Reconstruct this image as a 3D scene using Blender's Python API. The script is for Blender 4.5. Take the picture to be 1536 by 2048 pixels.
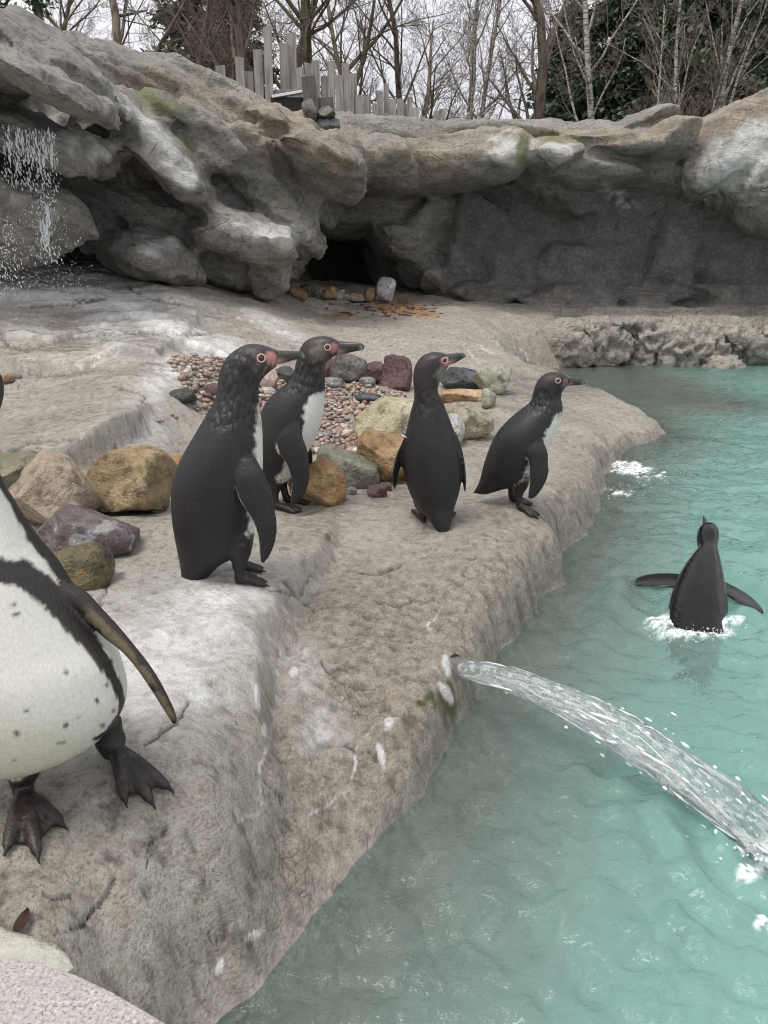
import bpy, bmesh, math, random
import numpy as np
from mathutils import Vector, Matrix, Quaternion, kdtree

for o in list(bpy.data.objects):
    bpy.data.objects.remove(o, do_unlink=True)
scene = bpy.context.scene
col = scene.collection

# ------------------------------------------------------------------ camera
F = 1540.0                      # focal length in photo pixels (1536 x 2048)
CAMZ = 0.93                     # camera height above the pool water
PITCH = math.radians(16.0)
cam_data = bpy.data.cameras.new("camera")
cam = bpy.data.objects.new("camera", cam_data)
col.objects.link(cam)
cam.location = (0, 0, CAMZ)
cam.rotation_euler = (math.radians(90) - PITCH, 0, 0)
cam_data.sensor_fit = 'VERTICAL'
cam_data.sensor_height = 36.0
cam_data.lens = F / 2048 * 36.0
cam_data.clip_start = 0.02
cam_data.clip_end = 600
scene.camera = cam

# ------------------------------------------------------------------ sky and light (overcast)
SUN_EL, SUN_AZ = math.radians(70), math.radians(230)
world = bpy.data.worlds.new("World")
scene.world = world
world.use_nodes = True
wn, wl = world.node_tree.nodes, world.node_tree.links
wn.clear()
w_out = wn.new('ShaderNodeOutputWorld')
w_bg = wn.new('ShaderNodeBackground')
w_sky = wn.new('ShaderNodeTexSky')
w_sky.sky_type = 'NISHITA'
w_sky.sun_disc = False
w_sky.sun_elevation = SUN_EL
w_sky.sun_rotation = SUN_AZ
w_sky.dust_density = 4.0
w_sky.air_density = 1.0
w_hsv = wn.new('ShaderNodeHueSaturation')
w_hsv.inputs['Saturation'].default_value = 0.16
wl.new(w_sky.outputs[0], w_hsv.inputs['Color'])
w_tc = wn.new('ShaderNodeTexCoord')
w_noise = wn.new('ShaderNodeTexNoise')
w_noise.inputs['Scale'].default_value = 2.2
w_noise.inputs['Detail'].default_value = 5
wl.new(w_tc.outputs['Generated'], w_noise.inputs['Vector'])
w_ramp = wn.new('ShaderNodeValToRGB')
w_ramp.color_ramp.elements[0].position = 0.3
w_ramp.color_ramp.elements[0].color = (4.55, 4.65, 5.0, 1)
w_ramp.color_ramp.elements[1].position = 0.7
w_ramp.color_ramp.elements[1].color = (6.1, 6.18, 6.45, 1)
wl.new(w_noise.outputs['Fac'], w_ramp.inputs[0])
w_mix = wn.new('ShaderNodeMix')
w_mix.data_type = 'RGBA'
w_mix.inputs[0].default_value = 0.80     # cloud cover over the clear sky
wl.new(w_hsv.outputs[0], w_mix.inputs[6])
wl.new(w_ramp.outputs[0], w_mix.inputs[7])
wl.new(w_mix.outputs[2], w_bg.inputs['Color'])
w_bg.inputs['Strength'].default_value = 0.11
wl.new(w_bg.outputs[0], w_out.inputs['Surface'])

sun_data = bpy.data.lights.new("sun", 'SUN')
sun = bpy.data.objects.new("sun", sun_data)
col.objects.link(sun)
sun_data.energy = 1.5
sun_data.angle = math.radians(25)
sun_data.color = (1.0, 0.95, 0.87)
sd = Vector((math.sin(SUN_AZ) * math.cos(SUN_EL), math.cos(SUN_AZ) * math.cos(SUN_EL), math.sin(SUN_EL)))
sun.rotation_euler = sd.to_track_quat('Z', 'Y').to_euler()
sun.location = sd * 30

vs = scene.view_settings
vs.view_transform = 'Standard'
vs.look = 'None'
vs.exposure = 0.78
vs.gamma = 1.0
vs.use_curve_mapping = False
scene.render.engine = 'CYCLES'
cy = scene.cycles
cy.use_denoising = True
cy.use_adaptive_sampling = True
cy.adaptive_threshold = 0.012
cy.filter_width = 1.1
cy.max_bounces = 8
cy.transparent_max_bounces = 12
cy.transmission_bounces = 6
cy.sample_clamp_indirect = 6.0

# ------------------------------------------------------------------ pixel <-> world
SP, CP = math.sin(PITCH), math.cos(PITCH)
def ray(px, py):
    dx, dv = (px - 768.0) / F, (1024.0 - py) / F
    return Vector((dx, CP + dv * SP, -SP + dv * CP))
def gp(px, py, z):                    # where the pixel's ray meets height z
    r = ray(px, py); t = (z - CAMZ) / r.z
    return Vector((r.x * t, r.y * t, z))
def dp(px, py, y):                    # where the pixel's ray meets depth y
    r = ray(px, py); t = y / r.y
    return Vector((r.x * t, y, CAMZ + r.z * t))
def pxm(px, py, y):                   # metres per photo pixel across and up at that spot
    a, b = dp(px + .5, py, y), dp(px - .5, py, y); c, d = dp(px, py - .5, y), dp(px, py + .5, y)
    return a.x - b.x, c.z - d.z
def proj(P):                          # world points (N,3) -> pixels (N,2)
    x, y, z = P[:, 0], P[:, 1], P[:, 2] - CAMZ
    d = np.maximum(y * CP - z * SP, 1e-3)
    return np.stack([768 + F * x / d, 1024 - F * (y * SP + z * CP) / d], 1)

# ------------------------------------------------------------------ noise
_rng = np.random.RandomState(7)
_perm = _rng.permutation(256); _perm = np.concatenate([_perm, _perm, _perm])
_g = _rng.normal(size=(256, 3)); _g /= np.linalg.norm(_g, axis=1)[:, None]
_g = _g.astype(np.float32)
from concurrent.futures import ThreadPoolExecutor
_pool = ThreadPoolExecutor(4)
_perm = _perm.astype(np.int32)
def noise3(P):
    P = np.asarray(P)
    if len(P) <= 20000: return _noise3(P)
    return np.concatenate(list(_pool.map(_noise3, [P[i:i + 16384] for i in range(0, len(P), 16384)])))
_gx, _gy, _gz = (np.ascontiguousarray(_g[_perm[:768] & 255][:, k]) for k in range(3))
def _noise3(P):
    cs = [np.ascontiguousarray(P[:, k]) for k in range(3)]
    two = cs[2].min() == cs[2].max()
    I, Fr, U = [], [], []
    for c in cs:
        fl = np.floor(c); I.append(fl.astype(np.int32) & 255); q = (c - fl).astype(np.float32); Fr.append(q); U.append(q * q * q * (q * (q * 6 - 15) + 10))
    out = 0
    for i in (0, 1):
        a = _perm[I[0] + i]; wx = U[0] if i else 1 - U[0]; fx = Fr[0] - i
        for j in (0, 1):
            b = _perm[a + I[1] + j]; w = wx * (U[1] if j else 1 - U[1]); fy = Fr[1] - j
            if two:
                out = out + w * (_gx[b] * fx + _gy[b] * fy) * 1.2
            else:
                for k in (0, 1):
                    h = b + I[2] + k
                    out = out + w * (U[2] if k else 1 - U[2]) * (_gx[h] * fx + _gy[h] * fy + _gz[h] * (Fr[2] - k))
    return out
def fbm(P, s=1.0, oct=4, gain=0.5, off=0.0):
    P = np.asarray(P, float) * s + off
    r = 0; a = 1.0
    for i in range(oct):
        r = r + a * noise3(P); P = P * 2.03 + 17.3; a *= gain
    return r
def ridged(P, s=1.0, oct=3, off=0.0):
    P = np.asarray(P, float) * s + off
    r = 0; a = 1.0
    for i in range(oct):
        r = r + a * (1 - np.abs(noise3(P)) * 2.2); P = P * 2.1 + 9.1; a *= 0.5
    return r
def sstep(a, b, x):
    t = np.clip((x - a) / (b - a), 0, 1)
    return t * t * (3 - 2 * t)
def seg_dist(X, Y, pts, signed=False):
    """distance from points to an open polyline; signed: positive on its left side"""
    best = np.full(X.shape, 1e9); sg = np.ones(X.shape)
    for (ax, ay), (bx, by) in zip(pts[:-1], pts[1:]):
        dx, dy = bx - ax, by - ay
        t = np.clip(((X - ax) * dx + (Y - ay) * dy) / (dx * dx + dy * dy + 1e-12), 0, 1)
        ex, ey = X - ax - t * dx, Y - ay - t * dy
        d = ex * ex + ey * ey
        m = d < best
        best = np.where(m, d, best)
        sg = np.where(m, np.sign(dx * (Y - ay) - dy * (X - ax)), sg)
    r = np.sqrt(best)
    return r * sg if signed else r

# ------------------------------------------------------------------ mesh and object helpers
def mesh_np(name, V, Fc, smooth=True):
    V = np.asarray(V, np.float32)
    me = bpy.data.meshes.new(name)
    if isinstance(Fc, np.ndarray):
        n, k = Fc.shape
        me.vertices.add(len(V)); me.vertices.foreach_set('co', V.ravel())
        me.loops.add(n * k); me.loops.foreach_set('vertex_index', Fc.astype(np.int32).ravel())
        me.polygons.add(n); me.polygons.foreach_set('loop_start', np.arange(0, n * k, k, dtype=np.int32))
        me.update(calc_edges=True)
    else:
        me.from_pydata([tuple(v) for v in V], [], [tuple(f) for f in Fc]); me.update()
    if smooth:
        me.polygons.foreach_set('use_smooth', np.ones(len(me.polygons), bool))
    return me
def set_attr(me, name, vals):
    at = me.attributes.get(name) or me.attributes.new(name, 'FLOAT', 'POINT')
    at.data.foreach_set('value', np.asarray(vals, np.float32))
def set_col(me, name, rgb):
    at = me.attributes.get(name) or me.attributes.new(name, 'FLOAT_COLOR', 'POINT')
    rgba = np.ones((len(rgb), 4), np.float32); rgba[:, :3] = rgb
    at.data.foreach_set('color', rgba.ravel())
def link(name, me, mat=None, parent=None):
    o = bpy.data.objects.new(name, me); col.objects.link(o)
    if mat is not None and me is not None and len(me.materials) == 0:
        me.materials.append(mat)
    if parent is not None:
        o.parent = parent
    return o
def tag(o, label=None, cat=None, group=None, kind=None):
    if label: o['label'] = label
    if cat: o['category'] = cat
    if group: o['group'] = group
    if kind: o['kind'] = kind
    return o
def empty(name, loc):
    o = bpy.data.objects.new(name, None); col.objects.link(o); o.location = loc
    o.empty_display_size = 0.05
    return o
def get_np(me):
    V = np.empty(len(me.vertices) * 3, np.float32); me.vertices.foreach_get('co', V)
    N = np.empty(len(me.vertices) * 3, np.float32); me.vertices.foreach_get('normal', N)
    return V.reshape(-1, 3).astype(float), N.reshape(-1, 3).astype(float)
def put_np(me, V):
    me.vertices.foreach_set('co', np.asarray(V, np.float32).ravel()); me.update()
_ico = {}
def ico(sub):
    if sub not in _ico:
        bm = bmesh.new(); bmesh.ops.create_icosphere(bm, subdivisions=sub, radius=1.0)
        bm.verts.ensure_lookup_table()
        V = np.array([v.co[:] for v in bm.verts]); Fc = np.array([[v.index for v in f.verts] for f in bm.faces])
        bm.free(); _ico[sub] = (V, Fc)
    return _ico[sub]
def merge(parts):
    Vs, Fs, n = [], [], 0
    for V, Fc in parts:
        Vs.append(V); Fs.append(np.asarray(Fc) + n); n += len(V)
    return np.concatenate(Vs), np.concatenate(Fs)
def tris(Fc):
    out = []
    for f in Fc:
        for i in range(1, len(f) - 1):
            out.append((f[0], f[i], f[i + 1]))
    return np.array(out)
def remesh(V, Fc, voxel, smooth=2, name='tmp'):
    me = mesh_np(name, V, Fc, False)
    o = bpy.data.objects.new(name, me); col.objects.link(o)
    md = o.modifiers.new('r', 'REMESH'); md.mode = 'VOXEL'; md.voxel_size = voxel; md.use_smooth_shade = True
    if smooth:
        ms = o.modifiers.new('s', 'SMOOTH'); ms.factor = 0.5; ms.iterations = smooth
    dg = bpy.context.evaluated_depsgraph_get(); dg.update()
    res = bpy.data.meshes.new_from_object(o.evaluated_get(dg))
    bpy.data.objects.remove(o, do_unlink=True); bpy.data.meshes.remove(me)
    res.polygons.foreach_set('use_smooth', np.ones(len(res.polygons), bool))
    return res
def rock_shape(seed, sub=4, cuts=9, lo=0.62, hi=0.92, noise=0.05, p=2.6):
    """unit boulder: superellipsoid cut by random planes, then roughened"""
    r = np.random.RandomState(seed)
    V, Fc = ico(sub); V = V.copy()
    k = (np.abs(V) ** p).sum(1) ** (1 / p); V /= k[:, None]
    for i in range(cuts):
        n = r.normal(size=3); n /= np.linalg.norm(n); o = r.uniform(lo, hi)
        d = V @ n - o
        V -= np.where(d > 0, d, 0)[:, None] * n
    if noise:
        L = V / np.linalg.norm(V, axis=1)[:, None]
        V += L * (fbm(V, 1.6, 3, off=seed * 3.7) * noise * 1.2 + fbm(V, 5.0, 2, off=seed) * noise * 0.35)[:, None]
    return V, Fc
def tube(path, radii, sides=5, cap=True):
    """quads/tris of a tube along a polyline"""
    path = np.asarray(path, float); n = len(path)
    T = np.gradient(path, axis=0); T /= np.linalg.norm(T, axis=1)[:, None] + 1e-9
    ref = np.array([0.3, 0.2, 0.93]) if abs(T[0] @ np.array([0.3, 0.2, 0.93])) < 0.9 else np.array([1.0, 0, 0])
    V = []
    u = np.cross(T[0], ref); u /= np.linalg.norm(u)
    for i in range(n):
        u = u - T[i] * (u @ T[i]); u /= np.linalg.norm(u) + 1e-9
        w = np.cross(T[i], u)
        for s in range(sides):
            a = 2 * math.pi * s / sides
            V.append(path[i] + radii[i] * (math.cos(a) * u + math.sin(a) * w))
    Fc = []
    for i in range(n - 1):
        for s in range(sides):
            a, b = i * sides + s, i * sides + (s + 1) % sides
            Fc.append((a, b, b + sides)); Fc.append((a, b + sides, a + sides))
    if cap:
        for i in range(1, sides - 1):
            Fc.append((0, i + 1, i)); o = (n - 1) * sides; Fc.append((o, o + i, o + i + 1))
    return np.array(V), np.array(Fc)
def loft(C, U, W, a, b, n=24):
    """closed tube of elliptical rings: centres C, axes U (half a) and W (half b)"""
    V = []
    for i in range(len(C)):
        for s in range(n):
            t = 2 * math.pi * s / n
            V.append(C[i] + U[i] * (a[i] * math.cos(t)) + W[i] * (b[i] * math.sin(t)))
    Fc = []
    for i in range(len(C) - 1):
        for s in range(n):
            p, q = i * n + s, i * n + (s + 1) % n
            Fc.append((p, q, q + n)); Fc.append((p, q + n, p + n))
    for i in range(1, n - 1):
        Fc.append((0, i + 1, i)); o = (len(C) - 1) * n; Fc.append((o, o + i, o + i + 1))
    return np.array(V), np.array(Fc)

# ------------------------------------------------------------------ node helper
class NT:
    def __init__(self, name):
        self.m = bpy.data.materials.new(name); self.m.use_nodes = True
        self.t = self.m.node_tree; self.t.nodes.clear()
        self.out = self.t.nodes.new('ShaderNodeOutputMaterial')
        self.b = self.t.nodes.new('ShaderNodeBsdfPrincipled')
        self.t.links.new(self.b.outputs[0], self.out.inputs['Surface'])
        self._tc = None
    def n(self, typ, **kw):
        nd = self.t.nodes.new('ShaderNode' + typ)
        for k, v in kw.items(): setattr(nd, k, v)
        return nd
    def l(self, a, b): self.t.links.new(a, b)
    def put(self, v, sock):
        if hasattr(v, 'is_output') or isinstance(v, bpy.types.NodeSocket): self.l(v, sock)
        else:
            if isinstance(v, (tuple, list)) and len(v) == 3 and sock.type == 'RGBA': v = (*v, 1)
            sock.default_value = v
    def pos(self):
        if self._tc is None: self._tc = self.n('NewGeometry').outputs['Position']
        return self._tc
    def obj(self): return self.n('TexCoord').outputs['Object']
    def mapv(self, vec, scale=(1, 1, 1), rot=(0, 0, 0)):
        m = self.n('Mapping'); self.l(vec, m.inputs['Vector']); m.inputs['Scale'].default_value = scale
        m.inputs['Rotation'].default_value = rot; return m.outputs[0]
    def noise(self, scale, detail=4, rough=0.55, vec=None, dist=0.0):
        n = self.n('TexNoise'); self.l(vec if vec is not None else self.pos(), n.inputs['Vector'])
        n.inputs['Scale'].default_value = scale; n.inputs['Detail'].default_value = detail
        n.inputs['Roughness'].default_value = rough; n.inputs['Distortion'].default_value = dist
        return n.outputs['Fac']
    def voro(self, scale, feature='F1', vec=None, out='Distance', rand=1.0):
        n = self.n('TexVoronoi', feature=feature); self.l(vec if vec is not None else self.pos(), n.inputs['Vector'])
        n.inputs['Scale'].default_value = scale; n.inputs['Randomness'].default_value = rand
        return n.outputs[out]
    def ramp(self, v, stops):
        r = self.n('ValToRGB'); cr = r.color_ramp
        while len(cr.elements) < len(stops): cr.elements.new(0.5)
        for e, (p, c) in zip(cr.elements, stops):
            e.position = p
            e.color = (c, c, c, 1) if isinstance(c, (int, float)) else (*c, 1)
        self.l(v, r.inputs[0]); return r.outputs[0]
    def math(self, op, a, b=0.0, clamp=False):
        m = self.n('Math', operation=op, use_clamp=clamp); self.put(a, m.inputs[0]); self.put(b, m.inputs[1]); return m.outputs[0]
    def mr(self, v, a, b, c=0.0, d=1.0):
        m = self.n('MapRange'); self.put(v, m.inputs[0])
        for i, x in enumerate((a, b, c, d)): m.inputs[i + 1].default_value = x
        return m.outputs[0]
    def mix(self, f, a, b, mode='MIX'):
        m = self.n('Mix', data_type='RGBA', blend_type=mode); self.put(f, m.inputs[0]); self.put(a, m.inputs[6]); self.put(b, m.inputs[7]); return m.outputs[2]
    def attr(self, name, out='Fac'):
        a = self.n('Attribute', attribute_name=name); return a.outputs[out]
    def bump(self, h, strength=0.5, dist=0.01, normal=None):
        b = self.n('Bump'); self.l(h, b.inputs['Height']); b.inputs['Strength'].default_value = strength
        b.inputs['Distance'].default_value = dist
        if normal is not None: self.l(normal, b.inputs['Normal'])
        return b.outputs[0]
    def set(self, **kw):
        for k, v in kw.items(): self.put(v, self.b.inputs[k.replace('_', ' ')])
        return self.m
# ================================================================== GROUND (ledge, terraces, pool floor)
CTRL = [(490,1150,.25),(300,1200,.262),(100,1250,.27),(400,1400,.262),(250,1600,.25),(60,1700,.25),(460,1300,.255),(430,1600,.24),
 (150,1850,.215),(0,1850,.235),(0,1450,.275),(-200,1600,.275),(200,1900,.17),(320,1880,.14),(640,1150,.225),(600,1300,.205),(600,1450,.185),
 (540,1650,.15),(430,1850,.10),(360,1980,.07),(750,1150,.222),(750,1300,.19),(750,1450,.145),(690,1600,.10),(860,1250,.195),(940,1250,.17),(1030,1180,.16),(900,1330,.20),(935,1340,.235),
 (870,1050,.225),(760,1050,.235),(700,980,.242),(1000,1100,.19),(1040,1010,.22),(950,950,.235),(1100,950,.205),(1150,900,.18),
 (1200,850,.15),(1100,800,.2),(1000,820,.23),(980,770,.23),(900,760,.25),(1260,845,.09),(600,800,.27),(450,820,.28),(700,880,.25),
 (760,790,.25),(650,760,.29),(200,1050,.285),(300,1000,.285),(50,1050,.3),(350,930,.3),(150,950,.31),(380,860,.31),(0,990,.31),(-300,1100,.31),
 (150,2000,.2),(0,2040,.2),(-250,1900,.25),(-300,2200,.2)]
CTRLD = [(100,850,3.1),(250,830,3.2),(100,780,4.0),(300,780,3.9),(400,740,4.6),(330,690,5.2),(150,700,5.0),(0,700,5.0),(-250,700,5.0),
 (0,620,6.5),(200,620,6.6),(400,640,6.6),(500,690,6.2),(560,640,7.5),(300,575,7.6),(100,570,7.3),(0,560,7.2),(450,590,8.0),(600,620,9.0),
 (650,640,9.0),(750,612,10.3),(850,620,9.8),(700,592,11.2),(800,590,11.6),(900,650,8.8),(800,680,7.6),(1000,650,9.4),(1000,700,7.8),(1090,690,8.8),
 (1050,625,10.6),(620,725,6.1),(780,722,6.5),(920,722,6.9),(-400,600,7.0),(200,540,8.6),(450,560,9.4),(1250,615,11.5),(1500,615,11.5),(1900,620,11.5)]
pts = [gp(*c) for c in CTRL] + [dp(*c) for c in CTRLD]
PX = np.array([p.x for p in pts]); PY = np.array([p.y for p in pts]); PZ = np.array([p.z for p in pts])
def warp(x, y): return x / y * 1.6, np.log(y)
def tps_fit(u, v, z, lam=2e-3):
    n = len(u); r2 = (u[:, None] - u) ** 2 + (v[:, None] - v) ** 2
    K = 0.5 * r2 * np.log(r2 + 1e-12) + lam * np.eye(n)
    P = np.stack([np.ones(n), u, v], 1)
    A = np.block([[K, P], [P.T, np.zeros((3, 3))]])
    s = np.linalg.solve(A, np.concatenate([z, np.zeros(3)]))
    return s[:n], s[n:]
_tu, _tv = warp(PX, PY); _tw, _ta = tps_fit(_tu, _tv, PZ)
def base_exact(u, v):
    r = _ta[0] + _ta[1] * u + _ta[2] * v
    for i in range(len(_tw)):
        r2 = (u - _tu[i]) ** 2 + (v - _tv[i]) ** 2
        r = r + _tw[i] * 0.5 * r2 * np.log(r2 + 1e-12)
    return r
_cu, _cv = np.linspace(-2.9, 2.9, 260), np.linspace(math.log(.28), math.log(13.5), 260)
_cg = base_exact(*np.meshgrid(_cu, _cv, indexing='ij'))
def base_h(x, y):                              # bilinear lookup in the fitted surface
    u, v = warp(x, y)
    fu = np.clip((u - _cu[0]) / (_cu[1] - _cu[0]), 0, 258.999); fv = np.clip((v - _cv[0]) / (_cv[1] - _cv[0]), 0, 258.999)
    i = fu.astype(int); j = fv.astype(int); fu = fu - i; fv = fv - j
    return (_cg[i, j] * (1 - fu) + _cg[i + 1, j] * fu) * (1 - fv) + (_cg[i, j + 1] * (1 - fu) + _cg[i + 1, j + 1] * fu) * fv
def line(px, z): return [tuple(gp(a, b, z)[:2]) for a, b in px]
WATERLINE = [(-0.55, 0.30)] + line([(300,2250),(430,2120),(492,2040),(560,1930),(640,1830),(700,1760),(770,1670),(830,1600),(880,1520),(935,1440),
 (950,1395),(985,1330),(1030,1280),(1090,1200),(1130,1120),(1180,1050),(1200,990),(1225,930),(1262,897),(1340,868),(1300,842),
 (1240,808),(1180,788),(1080,770),(1015,752),(1050,740),(1140,734),(1300,738),(1420,750),(1536,748),(1900,760),(2600,800)], 0.0)
EDGE = line([(668,1005),(655,1050),(640,1090),(600,1130),(555,1190),(515,1270),(512,1350),(528,1430),(528,1510),(495,1610),(440,1700),(335,1800),(240,1850),(205,1900)], 0.24)
GROOVE = line([(610,1215),(566,1290),(548,1380),(540,1480),(522,1560),(500,1640),(460,1710),(395,1765),(330,1860),(280,1950)], 0.2)
SLAB = line([(-500,985),(-200,960),(0,946),(120,938),(200,922),(270,902),(306,872),(318,835),(300,800)], 0.31)
SLAB2 = line([(-500,700),(-100,735),(60,752),(180,748),(330,742),(400,700)], 0.45)
SLAB3 = [tuple(dp(a, b, d)[:2]) for a, b, d in [(-300,660,5.6),(0,672,5.6),(60,690,5.4),(110,690,5.4),(200,668,5.9),(330,668,5.8),(460,690,5.6)]]

def ground_z(x, y, detail=True):
    shp = x.shape; x = x.ravel(); y = y.ravel()
    s = -seg_dist(x, y, WATERLINE, True)          # the land lies to the left of the line as it is walked
    s = -s
    h = np.maximum(base_h(x, y), 0.03)
    P0 = np.stack([x, y, x * 0], 1)
    wob = fbm(P0, 5.0, 3) * 0.03
    pp = proj(np.stack([x, y, h], 1))
    # platform edge and groove
    e = seg_dist(x, y, EDGE, True) + wob * 0.9
    fade = sstep(1000, 1090, pp[:, 1])
    near = sstep(0.55, 0.25, np.abs(e))
    h = h - fade * near * 0.052 * sstep(-0.008, 0.035, e)
    e2 = seg_dist(x, y, GROOVE) + np.abs(wob) * 0.3
    h = h - 0.022 * np.exp(-(e2 / 0.022) ** 2)
    # layered slabs on the left
    for ln, amt, f in ((SLAB, 0.11, sstep(800, 850, pp[:, 1])), (SLAB2, 0.055, 1.0), (SLAB3, 0.04, 1.0)):
        q = seg_dist(x, y, ln, True) + fbm(P0, 2.5, 3, .4, off=3.1) * 0.10
        ad = np.abs(q)
        h = h + f * amt * (sstep(-0.012, 0.022, q) - 0.5) * np.exp(-(ad / 0.5) ** 2)
    # shores
    sh = sstep(5.6, 6.6, y) * (1 - sstep(2.7, 4.2, x))
    w = 0.032 + 0.14 * sh
    sw = s + fbm(P0, 3.5, 3, .45, off=7) * 0.05 * sstep(0.6, 1.2, y)
    rise = 1 - np.exp(-np.maximum(sw, 0) / w)
    depth = 0.75 - 0.67 * sh
    under = -depth * (1 - np.exp(np.minimum(sw, 0) / (0.55 + 0.3 * sh)))
    z = np.where(sw > 0, h * rise, under)
    if detail:
        rough = np.clip(sstep(-0.02, 0.08, e) * sstep(1080, 1190, pp[:, 1]) + np.exp(-(sw / 0.10) ** 2) * sstep(0.9, 1.1, y), 0, 1)
        far = sstep(2.4, 4.5, y)
        z = z + fbm(P0, 2.3, 3, .45, off=1) * (0.020 + 0.03 * far)
        fl_ = np.stack([(x * .80 - y * .60) * 5.0, (x * .60 + y * .80) * 1.0, x * 0], 1)
        z = z + (.5 - np.abs(fbm(fl_, 1.0, 3, .5, off=33)) * 2) * 0.010 * (1 - far)
        rr = 1 - np.abs(fbm(P0, 9.0, 4, 0.55, off=5)) * 2
        z = z + (rr - 0.6) * 0.009 * rough * sstep(0.0, 0.06, np.abs(sw))
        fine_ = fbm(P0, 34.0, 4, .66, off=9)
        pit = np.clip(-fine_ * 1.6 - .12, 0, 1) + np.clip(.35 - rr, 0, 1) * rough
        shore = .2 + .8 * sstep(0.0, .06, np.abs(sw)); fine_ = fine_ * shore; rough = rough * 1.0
        z = z + fine_ * (0.0014 + 0.0056 * rough + 0.004 * far)
        # folded layers on the far left slopes
        ca, sa = math.cos(0.35), math.sin(0.35)
        L = np.stack([(x * ca + y * sa) * 0.7, (-x * sa + y * ca) * 2.6, x * 0], 1)
        z = z + far * sstep(0.4, -0.4, x - 0.2) * (np.abs(fbm(L, 1.3, 3, .4, off=2)) * 0.08 - 0.02) * sstep(0.05, 0.3, sw)
        z = np.where(sw < -0.25, under + fbm(P0, 3.0, 3) * 0.03, z)
    else:
        rough = None; pit = None
    global PIT; PIT = pit
    # the far shelf is built with the cliff: keep the floor low beneath it
    mk = sstep(2.25, 2.55, x) * sstep(8.3, 8.7, y); z = np.where(mk > 0, np.minimum(z, z * (1 - mk) - (.06 + .4 * sstep(2.7, 4.2, x)) * mk), z)
    return z.reshape(shp), sw.reshape(shp), e.reshape(shp), (rough.reshape(shp) if rough is not None else None)

ds = [0.33]
while ds[-1] < 13.0: ds.append(ds[-1] + min(0.0041 * ds[-1] + 0.0002, 0.030))
ds = np.array(ds)
az = np.concatenate([np.linspace(-1.05, -0.62, 30, endpoint=False), np.linspace(-0.62, 0.62, 530), np.linspace(0.62, 1.05, 31)[1:]])
DD, AA = np.meshgrid(ds, az, indexing='ij')
GX, GY = DD * np.tan(AA) * 0.999, DD
GZ, GS, GE, GR = ground_z(GX, GY); GPIT = PIT
nr, nc = GX.shape
GV = np.stack([GX.ravel(), GY.ravel(), GZ.ravel()], 1)
idx = np.arange(nr * nc).reshape(nr, nc)
GF = np.stack([idx[:-1, :-1], idx[:-1, 1:], idx[1:, 1:], idx[1:, :-1]], -1).reshape(-1, 4)
ground_me = mesh_np('ground', GV, GF)
def gz(x, y):                                  # ground height by bilinear lookup
    i = np.clip(np.searchsorted(ds, y) - 1, 0, nr - 2); fy = (y - ds[i]) / (ds[i + 1] - ds[i])
    a = math.atan2(x / 0.999, y); j = np.clip(np.searchsorted(az, a) - 1, 0, nc - 2); fx = (a - az[j]) / (az[j + 1] - az[j])
    return float((GZ[i, j] * (1 - fx) + GZ[i, j + 1] * fx) * (1 - fy) + (GZ[i + 1, j] * (1 - fx) + GZ[i + 1, j + 1] * fx) * fy)
def gpix(px, py, z0=0.25):                     # where a pixel's ray meets the ground
    r = ray(px, py); t = 0.35
    while t < 14:
        p = Vector((0, 0, CAMZ)) + r * t
        if p.z <= gz(p.x, p.y): return Vector((p.x, p.y, gz(p.x, p.y)))
        t += 0.008
    return gp(px, py, z0)

# stains, droppings, moss and sand with shapes of their own
gpx = proj(GV); gu, gv = gpx[:, 0], gpx[:, 1]
GVf = GV * np.array([1, 1, 0.0]); gn1 = fbm(GVf, 14.0, 4, 0.6); gn2 = fbm(GVf, 45.0, 3, 0.6, off=4)
def blob(cx, cy, rx, ry, rot=0.0, u=None, v=None):
    u = gu if u is None else u; v = gv if v is None else v
    c, s = math.cos(math.radians(rot)), math.sin(math.radians(rot))
    a = ((u - cx) * c + (v - cy) * s) / rx; b = (-(u - cx) * s + (v - cy) * c) / ry
    return np.exp(-(a * a + b * b))
white = np.zeros(len(GV))
for cx, cy, rx, ry, rot, k in [(330,1330,170,120,-30,1.05),(440,1190,120,60,-10,1.0),(420,1260,100,70,0,.95),(250,1420,120,90,-30,.5),(600,1350,45,70,10,.55),
        (640,1460,60,50,0,.5),(450,1040,80,40,0,.35),(100,590,260,28,4,1.0),(330,650,190,22,24,.95),(470,700,80,18,25,.8),(350,745,90,30,-35,.6),(120,545,160,26,0,.7),
        (60,650,60,30,0,.4),(210,650,60,40,20,.5),(560,660,90,16,25,.45),(300,860,40,50,0,.4)]:
    white = np.maximum(white, k * blob(cx, cy, rx, ry, rot))
white = np.clip(white + (gn1 * 0.55 + gn2 * 0.35) * np.minimum(white * 2, 1), 0, 1)
solid = np.zeros(len(GV))
for cx, cy, rx, ry, rot in [(893,1388,9,27,-28),(893,1332,9,20,-10),(762,1512,8,28,-14),(777,1447,9,14,0),(505,1872,22,8,-25),(440,1935,8,16,20),
        (588,1345,10,12,0),(515,1395,6,30,-4),(530,1460,5,14,0)]:
    solid = np.maximum(solid, sstep(0.25, 0.55, blob(cx, cy, rx, ry, rot) + gn2 * 0.35))
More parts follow.
